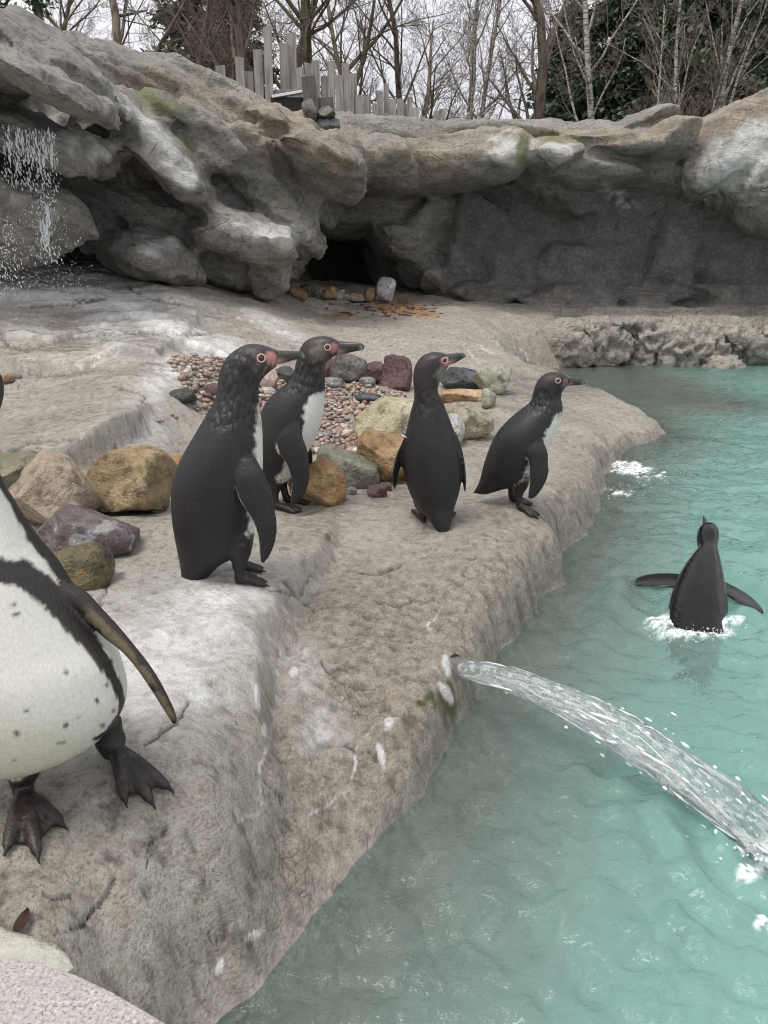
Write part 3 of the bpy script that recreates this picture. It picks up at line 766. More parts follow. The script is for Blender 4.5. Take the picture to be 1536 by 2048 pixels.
# ================================================================== PENGUINS
DARK = np.array((.0115, .0108, .0115)); WHITE = np.array((.70, .68, .62)); FOOT = np.array((.024, .020, .019)); PINK = np.array((.48, .22, .21))
HEADC = np.array((.022, .018, .017)); CHEEK = np.array((.20, .17, .145))
def resample(A, n):
    """Catmull-Rom through the rows of A"""
    A = np.asarray(A, float); m = len(A)
    B = np.vstack([2 * A[0] - A[1], A, 2 * A[-1] - A[-2]])
    s = np.linspace(0, m - 1 - 1e-6, n); i = s.astype(int); f = (s - i)[:, None]
    p0, p1, p2, p3 = B[i], B[i + 1], B[i + 2], B[i + 3]
    return 0.5 * (2 * p1 + (p2 - p0) * f + (2 * p0 - 5 * p1 + 4 * p2 - p3) * f ** 2 + (3 * p1 - p0 - 3 * p2 + p3) * f ** 3), s
class Skin:
    """collects closed source shapes with colours, then grows one continuous surface"""
    def __init__(self): self.parts = []; self.cols = []; self.ruff = []
    def add(self, V, Fc, colr, ruff=None):
        colr = np.asarray(colr, float)
        if colr.ndim == 1:
            sk_ = colr is FOOT or np.allclose(colr, FOOT); colr = np.tile(colr, (len(V), 1))
            if sk_:                                      # pinkish skin showing through the dark scales
                k = (sstep(.10, .30, fbm(V, 75., 3, .6, off=2)) * .28)[:, None]; colr = colr * (1 - k) + np.array((.20, .105, .09)) * k
        self.parts.append((V, Fc)); self.cols.append(colr); self.ruff.append(np.zeros(len(V)) if ruff is None else ruff)
    def rings(self, L, R, W, b, colf, n=90, sides=56, flat=1.0):
        """rings spanned by world points L (t=pi) and R (t=0), half-thickness b along W"""
        D, s = resample(np.hstack([np.array(L, float), np.array(R, float), np.array(W, float), np.array(b, float)[:, None]]), n)
        L, R, W, b = D[:, :3], D[:, 3:6], D[:, 6:9], np.maximum(D[:, 9], .0015)
        C = (L + R) / 2; U = (R - L) / 2; a = np.maximum(np.linalg.norm(U, axis=1), .0015); U /= np.linalg.norm(U, axis=1)[:, None] + 1e-9
        W /= np.linalg.norm(W, axis=1)[:, None]
        V, Fc = loft(C, U, W, a, b, sides)
        S = np.repeat(s, sides); T = np.tile(2 * np.pi * np.arange(sides) / sides, n)
        r = colf(S, T, V)
        self.add(V, Fc, r[0], r[1])
        return C, s
    def capsule(self, pts, rad, colr, sides=14, n=14):
        D, _ = resample(np.hstack([np.array(pts, float), np.array(rad, float)[:, None]]), n)
        V, Fc = tube(D[:, :3], np.maximum(D[:, 3], .001), sides)
        self.add(V, Fc, colr)
    def plate(self, A, B, C, th, colr):
        A, B, C = (np.array(q, float) for q in (A, B, C)); V = []
        for dz in (-th, th): V += [q + np.array((0, 0, dz)) for q in (A, B, C)]
        Fc = [(0, 2, 1), (3, 4, 5), (0, 1, 4), (0, 4, 3), (1, 2, 5), (1, 5, 4), (2, 0, 3), (2, 3, 5)]
        self.add(np.array(V), np.array(Fc), colr)
    def foot(self, knee, ankle, heel, tips, s=1.0, th=1.0):
        """shank, heel and three webbed, clawed toes"""
        k, a, h = (np.array(q, float) for q in (knee, ankle, heel)); tips = [np.array(q, float) for q in tips]
        self.capsule([k + np.array((0, 0, .05 * th)), k, (k + a) / 2, a, h + np.array((0, 0, .010 * s))], [.040 * s * th, .029 * s * (.25 + .75 * th), .020 * s, .0135 * s, .012 * s], FOOT * .8)
        up = np.array((0, 0, .008 * s))
        mids = []
        for q in tips:
            m1 = h + (q - h) * .35 + up * 1.5; m2 = h + (q - h) * .75 + up * 1.05
            mids.append((m1, m2))
            self.capsule([h + up, m1, m2, q + up * .5], [.0115 * s, .0095 * s, .0085 * s, .0065 * s], FOOT)
            dirv = (q - h) / (np.linalg.norm(q - h) + 1e-9)
            self.capsule([q + up * .55, q + dirv * .007 * s + up * .5, q + dirv * .014 * s], [.0045 * s, .0032 * s, .0016 * s], np.array((.012, .011, .011)), 8, 6)
        for i in range(2):
            A = h + up * .6; B = tips[i] * .88 + h * .12 + up * .4; Cc = tips[i + 1] * .88 + h * .12 + up * .4
            self.plate(A, B, Cc, .0032 * s, FOOT * .9)
        back = h - (tips[1] - h) / (np.linalg.norm(tips[1] - h) + 1e-9) * .012 * s
        self.capsule([h + up, back + up * .3], [.008 * s, .004 * s], FOOT, 8, 6)
    def build(self, name, voxel, mat, root, xf=None, smooth=3):
        V, Fc = merge(self.parts); Cc = np.concatenate(self.cols); Rf = np.concatenate(self.ruff)
        if xf is not None: V = xf(V)
        me = remesh(V, Fc, voxel, smooth, name)
        v, n = get_np(me)
        kd = kdtree.KDTree(len(V))
        for i, q in enumerate(V): kd.insert(q, i)
        kd.balance()
        oc = np.zeros((len(v), 3)); orf = np.zeros(len(v))
        for i, q in enumerate(v):
            w = 0
            for _, j, d in kd.find_n(q, 3):
                k = 1 / (d * d + 1e-7); oc[i] += k * Cc[j]; orf[i] += k * Rf[j]; w += k
            oc[i] /= w; orf[i] /= w
        loc = np.array(root.location)
        put_np(me, v - loc)
        set_col(me, 'coat', oc); set_attr(me, 'ruff', orf)
        return link(name, me, mat, root)

def plumage_mat():
    t = NT('penguin_plumage')
    base = t.n('Attribute', attribute_name='coat').outputs['Color']
    o = t.obj()
    n1 = t.noise(14, 4, .6, o); n2 = t.noise(150, 3, .6, o)
    v = t.voro(260, 'F1', t.mapv(o, (1, 1, .55)))
    c = t.mix(t.mr(n1, .35, .7, 0, .45), base, (.017, .0125, .0105), 'MIX')
    # keep white feathers white: blend the brown wash only into dark plumage
    lum = t.n('RGBToBW'); t.l(base, lum.inputs[0])
    c = t.mix(t.mr(lum.outputs[0], .05, .25), c, base)
    c = t.mix(t.mr(v, .1, .6, 0, .22), c, t.mix(.5, c, (0, 0, 0)))
    c = t.mix(t.mr(n2, .55, .75, 0, .25), c, t.mix(.75, c, (.10, .10, .10)))
    rn = t.voro(75, 'F1', t.mapv(o, (1, 1, .5))); rn2 = t.noise(60, 3, .6, t.mapv(o, (1, 1, .6)))
    ruff = t.attr('ruff')
    h = t.math('ADD', t.math('MULTIPLY', v, t.mr(lum.outputs[0], .05, .3, -.22, -.06)), t.math('MULTIPLY', t.math('ADD', t.math('MULTIPLY', rn, -3.2), t.math('MULTIPLY', rn2, 1.6)), ruff))
    c = t.mix(t.math('MULTIPLY', ruff, t.mr(rn, .25, .6, 0, .7)), c, (.012, .011, .011))
    c = t.mix(t.math('MULTIPLY', ruff, t.mr(rn, .25, .05, 0, .5)), c, (.045, .041, .040))
    return t.set(Base_Color=c, Roughness=t.mr(n1, .3, .7, .42, .58), Normal=t.bump(h, .42, .006), Specular_IOR_Level=.42)
M_plum = plumage_mat()
t = NT('wet_plumage'); bc = t.n('Attribute', attribute_name='coat').outputs['Color']; o_ = t.obj()
M_wetplum = t.set(Base_Color=bc, Roughness=t.mr(t.noise(26, 4, .6, o_), .35, .65, .07, .22), Normal=t.bump(t.noise(40, 4, .6, t.mapv(o_, (1, .4, 1))), .5, .006), Specular_IOR_Level=.32)
t = NT('horn_beak'); bc = t.n('Attribute', attribute_name='coat').outputs['Color']
M_beak = t.set(Base_Color=t.mix(t.mr(t.noise(120, 4, .6, t.obj()), .45, .7, 0, .4), bc, (.10, .095, .085)), Roughness=.33, Normal=t.bump(t.noise(140, 3, .6, t.obj()), .3, .002))
t = NT('eye_glossy'); M_eye = t.set(Base_Color=(.035, .022, .016), Roughness=.06)
t = NT('eye_rim'); M_rim = t.set(Base_Color=(.52, .36, .34), Roughness=.5)
t = NT('band_metal'); M_band = t.set(Base_Color=(.55, .52, .62), Metallic=.9, Roughness=.3)

def bcol(belly, lo, hi, head=None, cheek=None, ruffr=None, throat=None):
    """colour rule for a side-on body: white belly towards t=0 between rings lo..hi"""
    def f(S, T, V):
        nz = fbm(V, 55., 3, .6); c = np.tile(DARK, (len(V), 1))
        w = (np.cos(T) - belly) + nz * .16 - .9 * sstep(lo + 1, lo, S) - .9 * sstep(hi - .8, hi, S)
        w = sstep(-.03, .05, w)[:, None]; c = c * (1 - w) + WHITE * w
        if head is not None:
            k = sstep(head - .6, head + .6, S)[:, None]; c = c * (1 - k) + HEADC * k
        if cheek is not None:
            for P, r, colr, s_ in cheek:
                d = np.linalg.norm((V - np.array(P)) * np.array((1, .75, 1)), axis=1)
                k = (sstep(r, r * .45, d + nz * r * .35) * s_)[:, None]; c = c * (1 - k) + np.array(colr) * k
        rf = np.zeros(len(V))
        if ruffr is not None: rf = sstep(ruffr[0] - .6, ruffr[0] + .5, S) * sstep(ruffr[1] + .8, ruffr[1] - .3, S)
        return c, rf
    return f
def yaw_xf(pivot, ang):
    c, s = math.cos(ang), math.sin(ang); p = np.array(pivot)
    R = np.array([[c, -s, 0], [s, c, 0], [0, 0, 1]])
    return lambda V: (np.asarray(V) - p) @ R.T + p
def beak_part(root, pairs, Y, yoff, xf, seam=True, pale=None, nrm=(0, 1, 0)):
    sk = []
    L = [np.array(dp(a, b, Y)) + (0, yoff, 0) for a, b, c, d, e in pairs]; R = [np.array(dp(c, d, Y)) + (0, yoff, 0) for a, b, c, d, e in pairs]
    D, s = resample(np.hstack([np.array(L), np.array(R), np.array([[p[4]] for p in pairs])]), 26)
    Cn = (D[:, :3] + D[:, 3:6]) / 2; U = (D[:, :3] - D[:, 3:6]) / 2; a = np.linalg.norm(U, axis=1); U /= a[:, None] + 1e-9
    W = np.tile(np.array(nrm, float), (26, 1))
    V, Fc = loft(Cn, U, W, a, np.maximum(D[:, 6], .001), 28)
    T = np.tile(2 * np.pi * np.arange(28) / 28, 26); S = np.repeat(s / s.max(), 28)
    # gape line between upper and lower mandible
    g = np.exp(-((np.cos(T) + .30) / .10) ** 2) * sstep(.97, .8, S)
    V = V - (V - np.repeat(Cn, 28, 0)) * (g * .16)[:, None]
    c = np.tile(np.array((.022, .021, .020)), (len(V), 1))
    k = (sstep(.35, .05, S) * sstep(.3, -.5, np.cos(T)) * .9)[:, None]; c = c * (1 - k) + np.array((.46, .24, .20)) * k
    k = (np.exp(-((S - (.74 if pale is None else pale)) / .09) ** 2) * .55 * sstep(.9, -.2, np.cos(T)))[:, None]; c = c * (1 - k) + np.array((.42, .40, .36)) * k
    V = xf(V) - np.array(root.location)
    me = mesh_np('beak', V, Fc); set_col(me, 'coat', c)
    return link('beak', me, M_beak, root)
def eye_part(root, P, out, r, xf):
    P = np.array(P, float); out = np.array(out, float); out /= np.linalg.norm(out)
    loc = np.array(root.location)
    Vs, Fs = ico(3)
    me = mesh_np('eye', xf(Vs * np.array([r, r, r]) * 1.0 + P) - loc, Fs)
    e = link('eye', me, M_eye, root)
    u = np.cross(out, (0, 0, 1.)); u /= np.linalg.norm(u); w = np.cross(u, out)
    pts = [P + out * r * .55 + (u * math.cos(q) + w * math.sin(q)) * r * 1.18 for q in np.linspace(0, 2 * math.pi, 25)]
    Vt, Ft = tube(pts, [r * .24] * 25, 8, False)
    link('eye_rim', mesh_np('eye_rim', xf(Vt) - loc, Ft), M_rim, e)
    return e

def side_penguin(label, foot, pairs, flip, beak, eye, yaw, cfun, feet, voxel=.0041, grp=None, far_flip=True, tilt_y=0.0):
    G = gpix(*foot); Y = G.y
    root = empty('penguin', G); tag(root, label, 'penguin', grp)
    xf = yaw_xf(G, yaw); sk = Skin()
    L = [dp(a, b, Y) for a, b, c, d, e in pairs]; R = [dp(c, d, Y) for a, b, c, d, e in pairs]; b = [p[4] for p in pairs]
    sk.rings(L, R, [(0, 1, 0)] * len(pairs), b, cfun(Y), 110, 64)
    bmax = max(b)
    def fcol(S, T, V):
        c = np.tile(DARK * .95, (len(V), 1)); nz = fbm(V, 70., 2)
        k = (sstep(-.945, -.975, np.cos(T) + nz * .03) * sstep(1.2, 2.0, S) * .95)[:, None]
        return c * (1 - k) + WHITE * k, np.zeros(len(V))
    n = len(flip)
    for sgn in ((-1, 1) if far_flip else (-1,)):
        offs = np.interp(np.arange(n) / (n - 1), [0, .18, .5, 1], [bmax * .72, bmax * .98, bmax * 1.10, bmax * 1.16]) * sgn
        bx = -.04 if sgn > 0 else 0.0
        FL = [np.array(dp(a, b_, Y)) + (bx, o, 0) for (a, b_, c, d), o in zip(flip, offs)]
        FR = [np.array(dp(c, d, Y)) + (bx, o, 0) for (a, b_, c, d), o in zip(flip, offs)]
        th = np.interp(np.arange(n) / (n - 1), [0, .25, .6, 1], [.014, .0095, .0075, .004])
        sk.rings(FL, FR, [(0, 1, 0)] * n, th, fcol, 50, 40)
    for kn, an, he, tips, oy in feet:
        q = lambda p, o: np.array(dp(p[0], p[1], Y)) + (0, o, 0)
        hp = xf(q(he, oy)[None])[0]; inv = yaw_xf(G, -yaw)
        def snap(P):                                     # toes and heel rest on the rock
            w = xf(np.array(P)[None])[0]; w[2] = gz(w[0], w[1]) + .002; return inv(w[None])[0]
        sk.foot(q(kn, oy * .9), q(an, oy), snap(q(he, oy)), [snap(q(he, oy) + np.array(tp)) for tp in tips])
    body = sk.build('body', voxel, M_plum, root, xf)
    beak_part(root, beak, Y, 0.0, xf)
    ex, ey, off, r = eye
    for sgn in (-1, 1):
        eye_part(root, np.array(dp(ex, ey, Y)) + (0, sgn * off, 0), (0.15, sgn, .1), r, xf)
    return root, xf, Y

def toes(l, ang, spread=24):
    r = []
    for k in (-1, 0, 1):
        a = math.radians(ang + k * spread); r.append((math.cos(a) * l * (1 if k == 0 else .92), math.sin(a) * l * (1 if k == 0 else .92), 0))
    return r
G5 = 'penguins standing on the ledge'
# bird with ruffled neck, standing in front
p1 = [(369,1193,372,1193,.004),(367,1180,388,1178,.016),(367,1160,412,1156,.030),(364,1130,442,1126,.046),(357,1090,480,1104,.070),(350,1050,505,1070,.088),(346,1010,515,1035,.097),
      (347,965,521,990,.100),(357,930,525,940,.098),(373,898,525,895,.092),(397,857,524,860,.080),(417,822,521,828,.066),(433,792,517,795,.054),
      (437,757,519,768,.047),(444,731,532,750,.046),(460,708,550,735,.045),(490,690,557,722,.038),(517,689,558,711,.028),(540,696,558,706,.016)]
def c1(Y): return bcol(.80, 4, 12.2, 12.5, [(np.array(dp(520,735,Y)) + (0,-.043,0), .030, CHEEK * .7, .8), (np.array(dp(541,716,Y)) + (0,-.030,0), .021, PINK, 1.0), (np.array(dp(522,714,Y)) + (0,-.042,0), .013, PINK, .9), (np.array(dp(545,728,Y)) + (0,-.015,0), .018, PINK, .9)], (10.4, 15.2))
side_penguin('dark penguin with ruffled neck feathers and pink face, its back to the golden-brown boulder', (488,1158), p1,
  [(473,908,510,900),(472,940,528,928),(479,972,543,962),(496,1000,550,998),(509,1022,553,1030),(517,1050,550,1058),(519,1076,541,1081),(521,1094,529,1097)],
  [(542,701,548,731,.019),(560,702,566,728,.0145),(580,703,585,722,.010),(598,704,602,719,.0075),(606,707,608,719,.006),(610,712,611,718,.003)],
  (522,714,.0405,.0072), math.radians(8), c1,
  [((480,1095),(481,1128),(480,1156),toes(.068,28),-.042), ((472,1092),(474,1120),(472,1146),toes(.068,28),.05)], grp=G5)
# bird behind it, white belly in view
p2 = [(505,1012,512,1011,.010),(503,988,532,988,.030),(502,960,558,976,.058),(503,930,580,957,.080),(505,900,600,930,.092),(510,870,619,900,.095),(517,840,637,864,.092),
      (530,808,647,832,.084),(549,786,650,800,.070),(571,768,651,775,.055),(586,752,651,750,.046),(593,725,653,727,.043),(600,700,664,716,.042),(613,681,678,707,.040),(633,673,683,698,.034),(656,672,684,691,.025),(673,678,684,687,.014)]
def c2(Y): return bcol(.52, 2.2, 9.2, 9.6, [(np.array(dp(645,705,Y)) + (0,-.04,0), .040, CHEEK, .8), (np.array(dp(673,694,Y)) + (0,-.026,0), .022, PINK * .9, .9), (np.array(dp(662,692,Y)) + (0,-.04,0), .015, PINK, .7), (np.array(dp(655,735,Y)) + (0,-.02,0), .04, CHEEK * .6, .6)], (8.6, 11.6))
side_penguin('dark penguin showing a white belly, standing beside the rounded golden boulder', (575,1012), p2,
  [(580,832,613,827),(569,862,620,862),(573,890,631,888),(588,912,636,915),(598,936,636,940),(600,958,630,962),(598,978,618,982),(598,988,606,989)],
  [(674,680,672,708,.019),(690,682,688,707,.014),(706,683,705,703,.010),(720,684,719,700,.0075),(728,687,727,698,.005),(731,691,730,696,.003)],
  (662,692,.0385,.0074), math.radians(-8), c2,
  [((556,962),(556,984),(560,1006),toes(.082,-8,18),-.045), ((556,962),(560,980),(566,998),toes(.082,6,18),.04)], grp=G5)
# bird near the pool edge, stooping
p4 = [(946,988,972,991,.009),(953,978,986,986,.024),(960,962,1013,977,.044),(966,938,1042,971,.068),(974,912,1063,951,.083),(985,884,1081,919,.090),(998,862,1096,890,.090),(1018,840,1109,865,.083),
      (1042,819,1120,840,.070),(1060,804,1124,815,.055),(1066,786,1121,796,.046),(1071,769,1123,783,.044),(1083,752,1131,772,.042),(1100,744,1137,766,.037),(1117,744,1139,761,.028),(1130,749,1140,758,.015)]
def c4(Y): return bcol(.52, 2.0, 9.2, 9.5, [(np.array(dp(1126,763,Y)) + (0,-.026,0), .018, PINK * .6, .9), (np.array(dp(1112,758,Y)) + (0,-.04,0), .011, PINK * .5, .8)], (8.4, 10.5))
side_penguin('stooping dark penguin on the rounded ledge closest to the pool water', (1040,1012), p4,
  [(1047,868,1076,864),(1047,893,1088,887),(1052,915,1091,912),(1054,935,1090,936),(1053,955,1082,956),(1051,972,1070,974),(1051,981,1060,982)],
  [(1131,753,1129,772,.016),(1144,754,1143,770,.012),(1156,756,1155,769,.009),(1164,758,1163,768,.006),(1168,763,1167,767,.003)],
  (1112,758,.0395,.0066), math.radians(-6), c4,
  [((1038,965),(1036,985),(1038,1004),toes(.07,-38,20),-.045), ((1030,962),(1024,974),(1026,988),toes(.07,-25,20),.045)], grp=G5)

# bird seen from behind, head turned
G3 = gpix(866, 1046); Y3 = G3.y
root3 = empty('penguin', G3); tag(root3, 'dark penguin seen from behind with head turned and a band on its flipper', 'penguin', G5)
p3 = [(880,1066,884,1066,.007,-.075),(868,1046,896,1045,.020,-.062),(850,1026,903,1024,.045,-.035),(832,1008,910,1006,.066,-.012),(818,982,918,985,.082,0),(808,950,923,955,.091,.005),(805,918,923,922,.094,.008),
      (809,880,917,885,.091,.010),(816,848,904,850,.080,.010),(822,822,893,822,.067,.008),(828,800,884,800,.053,.004),(828,780,876,782,.046,0),(826,755,881,760,.043,0),(831,730,894,738,.042,0),(846,711,899,726,.038,0),(868,704,900,717,.030,0),(886,706,900,713,.018,0)]
def c3f(S, T, V):
    nz = fbm(V, 55., 3, .6); c = np.tile(DARK, (len(V), 1))
    w = sstep(-.03, .05, (np.sin(T) - .55) + nz * .16 - sstep(10.5, 11.5, S) - sstep(3, 2, S))[:, None]; c = c * (1 - w) + WHITE * w
    k = sstep(9.6, 10.8, S)[:, None]; c = c * (1 - k) + HEADC * k
    for P, r, cc, s_ in [(np.array(dp(880,745,Y3)) + (0,-.02,0), .035, CHEEK * 1.2, .8), (np.array(dp(893,722,Y3)) + (0,-.024,0), .020, PINK, 1.), (np.array(dp(884,720,Y3)) + (0,-.036,0), .012, PINK, .8), (np.array(dp(874,775,Y3)), .03, np.array((.3,.3,.3)), .5)]:
        d = np.linalg.norm(V - P, axis=1); k = (sstep(r, r * .45, d + nz * r * .35) * s_)[:, None]; c = c * (1 - k) + np.array(cc) * k
    return c, sstep(8.3, 9.2, S) * sstep(12, 11, S) * .7
sk = Skin()
sk.rings([np.array(dp(p[0], p[1], Y3)) + (0, p[5], 0) for p in p3], [np.array(dp(p[2], p[3], Y3)) + (0, p[5], 0) for p in p3], [(0, 1, 0)] * len(p3), [p[4] for p in p3], c3f, 110, 64)
def f3col(S, T, V): return np.tile(DARK, (len(V), 1)), np.zeros(len(V))
def f3cl(S, T, V):
    c = np.tile(DARK, (len(V), 1)); k = (sstep(.93, .97, np.cos(T)) * sstep(1.5, 2.2, S))[:, None]; return c * (1 - k) + WHITE * k, np.zeros(len(V))
fl = [(812,862,826,868,.020),(803,884,817,890,.022),(793,906,810,910,.022),(787,928,803,931,.020),(784,950,798,951,.018),(785,970,796,970,.014),(790,988,794,988,.006)]
tw = (0.30, 1, 0)
sk.rings([np.array(dp(a, b, Y3)) + (0, -.012, 0) for a, b, c, d, e in fl], [np.array(dp(c, d, Y3)) + (0, .012, 0) for a, b, c, d, e in fl], [tw] * len(fl), [max(.006, e * .42) for *_, e in fl], f3cl, 50, 36)
fr = [(905,866,914,868,.022),(914,893,923,895,.030),(921,922,929,925,.032),(924,950,931.5,951,.028),(927,974,931.5,975,.018),(929,985,931,985,.006)]
sk.rings([dp(a, b, Y3) for a, b, c, d, e in fr], [dp(c, d, Y3) for a, b, c, d, e in fr], [(0, 1, 0)] * len(fr), [e for *_, e in fr], f3col, 50, 36)
for fx, dx in ((846, -.03), (892, .03)):
    hp = np.array(dp(fx, 1040, Y3)); hp[2] = gz(hp[0], hp[1]) + .002
    tp = []
    for o in toes(.07, 90 - dx * 300, 22):
        q = hp + np.array(o); q[2] = gz(q[0], q[1]) + .002; tp.append(q)
    sk.foot(np.array(dp(fx, 1010, Y3)), np.array(dp(fx, 1026, Y3)), hp, tp)
ident = lambda V: np.asarray(V)
sk.build('body', .0041, M_plum, root3)
beak_part(root3, [(890,708,893,731,.017),(904,707,908,727,.013),(915,706,919,721,.009),(924,706,926,717,.0065),(929,707,930,715,.005),(931.5,710,932,714,.0025)], Y3, 0.0, ident)
for sgn in (-1, 1): eye_part(root3, np.array(dp(887,719,Y3)) + (0, sgn * .034, 0), (.2, sgn, .1), .0068, ident)
bp = np.array(dp(812, 873, Y3))
ring = [bp + np.array((math.cos(q) * .016, math.sin(q) * .016, -math.cos(q) * .007)) for q in np.linspace(0, 2 * math.pi, 21)]
Vb, Fb = tube(ring, [.0032] * 21, 8, False); link('flipper_band', mesh_np('flipper_band', Vb - np.array(G3), Fb), M_band, root3)

# large bird close by, its head out of view
G0 = gpix(150, 1640); Y0 = G0.y
Yb = G0.y + .03
root0 = empty('penguin', G0); tag(root0, 'white-bellied penguin with black chest band and dark spots walking over the ledge', 'penguin', G5)
p0 = [(20,1538,130,1512,.030),(-60,1512,205,1470,.070),(-110,1472,238,1432,.090),(-135,1422,249,1393,.100),(-150,1370,241,1355,.105),(-160,1310,223,1310,.105),(-170,1250,186,1262,.100),(-178,1190,147,1205,.094),
      (-180,1130,106,1140,.085),(-180,1070,62,1085,.074),(-172,1010,24,1020,.060),(-162,950,-6,965,.050),(-150,890,-22,900,.046),(-140,840,-14,842,.046),(-124,790,-1,792,.043),(-104,752,-6,752,.035),(-80,722,-30,722,.015)]
band = [(-120,1160),(-40,1148),(0,1140),(45,1146),(90,1180),(125,1212),(155,1248),(185,1290),(212,1330),(236,1375),(245,1402),(240,1432),(215,1466),(190,1478)]
bw = [30, 30, 28, 26, 28, 27, 22, 16, 13, 9, 7, 6, 5, 4]
spots = [(26,1210),(32,1229),(131,1260),(132,1344),(214,1370),(195,1402),(226,1421),(153,1435),(131,1451),(50,1423),(32,1468),(205,1452),(232,1382),(32,1519),(122,1485),(200,1330)]
def c0f(S, T, V):
    pp = proj(V); u, v = pp[:, 0], pp[:, 1]; nz = fbm(V, 60., 3, .6); nzz = fbm(V, 160., 2, off=3)
    c = np.tile(np.array((.66, .645, .575)), (len(V), 1))
    k = sstep(1380, 1520, v)[:, None] * .5; c = c * (1 - k) + np.array((.52, .49, .34)) * k
    front = np.sin(T) < .05
    best = np.full(len(V), 9.)
    for (a, b), (a2, b2), w1, w2 in zip(band[:-1], band[1:], bw[:-1], bw[1:]):
        t_ = np.clip(((u - a) * (a2 - a) + (v - b) * (b2 - b)) / ((a2 - a) ** 2 + (b2 - b) ** 2), 0, 1)
        d = np.hypot(u - a - t_ * (a2 - a), v - b - t_ * (b2 - b)) / (w1 + (w2 - w1) * t_); best = np.minimum(best, d)
    k = sstep(1.12, .92, best + nz * .35 + nzz * .12) * front
    for a, b in spots: k = np.maximum(k, sstep(6.5, 3.5, np.hypot(u - a, (v - b) * 1.2) + nzz * 3) * front * .9)
    # black back wraps round the flank above the flipper
    nv = np.stack([np.cos(T), np.sin(T)], 1); vd = -V[:, :2] / np.linalg.norm(V[:, :2], axis=1)[:, None]
    facing = (nv * vd).sum(1)
    k = np.maximum(k, sstep(.50, .40, facing + nz * .12) * sstep(6.0, 7.0, S) * (u > -60)); k = np.maximum(k, sstep(.02, -.1, facing))
    k = np.maximum(k, sstep(11.5, 12.5, S))[:, None]
    c = c * (1 - k) + np.array((.030, .025, .024)) * k
    return c, np.zeros(len(V))
sk = Skin()
sk.rings([dp(p[0], p[1], Yb) for p in p0], [dp(p[2], p[3], Yb) for p in p0], [(0, 1, 0)] * len(p0), [p[4] for p in p0], c0f, 190, 130)
ff = [(92,1176,118,1158,.014),(146,1208,168,1184,.017),(180,1245,202,1218,.015),(208,1272,246,1268,.014),(240,1292,281,1308,.013),(268,1327,308,1345,.012),(298,1374,332,1386,.010),(323,1411,348,1418,.008),(338,1436,354,1436,.006),(347,1451,353,1448,.004)]
ff[3] = (212,1276,236,1254,.014); ff[4] = (243,1299,272,1298,.013); ff[5] = (271,1331,299,1332,.012); ff[6] = (300,1374,324,1371,.010)
def f0col(S, T, V):
    nz = fbm(V, 40., 3, .6); c = np.tile(np.array((.16, .125, .075)), (len(V), 1))
    k = np.maximum(sstep(.55, .85, np.abs(np.cos(T)) + nz * .4), sstep(7.2, 8.6, S))
    k = np.maximum(k, sstep(.12, .3, nz)); k = np.maximum(k, sstep(2.0, 1.2, S))[:, None]
    return c * (1 - k) + np.array((.028, .022, .019)) * k, np.zeros(len(V))
sk.rings([np.array(dp(a, b, Yb)) + (0, .0, 0) for a, b, c, d, e in ff], [np.array(dp(c, d, Yb)) for a, b, c, d, e in ff], [(0, 1, 0)] * len(ff), [e * .8 for *_, e in ff], f0col, 80, 40)
lf = [(-150,1150,-185,1150,.02),(-185,1230,-230,1220,.016),(-215,1330,-262,1320,.012),(-240,1420,-270,1415,.006)]
sk.rings([dp(a, b, Yb) for a, b, c, d, e in lf], [dp(c, d, Yb) for a, b, c, d, e in lf], [(0, 1, 0)] * 4, [e * .8 for *_, e in lf], f3col, 50, 36)
for knee, ank, heel, tips, ht in [((48,1510),(45,1568),(52,1612),[(18,1712),(76,1716),(122,1662)],0.0), ((220,1462),(221,1500),(236,1532),[(252,1612),(302,1622),(334,1588)],0.008)]:
    hp = np.array(gpix(*heel)); hp[2] += ht + .002
    tp = [np.array(gpix(*q)) + (0, 0, ht * .6 + .002) for q in tips]
    yk = hp[1] + .012
    sk.foot(np.array(dp(*knee, yk)), np.array(dp(*ank, yk)), hp, tp, 1.12, .4)
sk.build('body', .0032, M_plum, root0)
hb = np.array(dp(-60, 800, Yb))
bk = [(-92,786,-92,812,.016),(-96,800,-96,826,.013),(-100,815,-100,836,.010),(-104,832,-104,846,.006),(-106,842,-106,848,.003)]
beak_part(root0, bk, Yb - .045, 0.0, ident)
for ex in (-118, -22): eye_part(root0, np.array(dp(ex, 786, Yb - .03)), (1 if ex > -60 else -1, -.5, .1), .0068, ident)

# swimming bird
def wp(px, y, z):
    d = y * CP - (z - CAMZ) * SP; return np.array(((px - 768) / F * d, y, z))
st = [(1388,1.82,-.17,.014,.010),(1390,1.90,-.10,.050,.040),(1393,1.99,-.050,.080,.056),(1394,2.08,-.014,.090,.062),(1396,2.16,.020,.088,.062),(1399,2.235,.052,.078,.058),(1404,2.30,.082,.062,.050),(1410,2.35,.105,.045,.042),
      (1415,2.39,.122,.032,.036),(1416,2.435,.143,.037,.038),(1415,2.478,.152,.033,.033),(1413,2.512,.150,.014,.016)]
GS_ = Vector(wp(1396, 2.12, 0.0)); roots = empty('penguin', GS_)
tag(roots, 'wet dark penguin swimming in the turquoise pool with flippers spread', 'penguin')
sk = Skin()
Cs = np.array([wp(p[0], p[1], p[2]) for p in st]); Td = np.gradient(Cs, axis=0); Td /= np.linalg.norm(Td, axis=1)[:, None]
Wd = np.cross(np.array((1., 0, 0)), Td)
def csf(S, T, V):
    c = np.tile(np.array((.006, .0055, .006)), (len(V), 1)); nz = fbm(V, 60., 2)
    w = sstep(-.45, -.6, np.sin(T) + nz * .1)[:, None] * sstep(8, 7, S)[:, None]; return c * (1 - w) + WHITE * w, np.zeros(len(V))
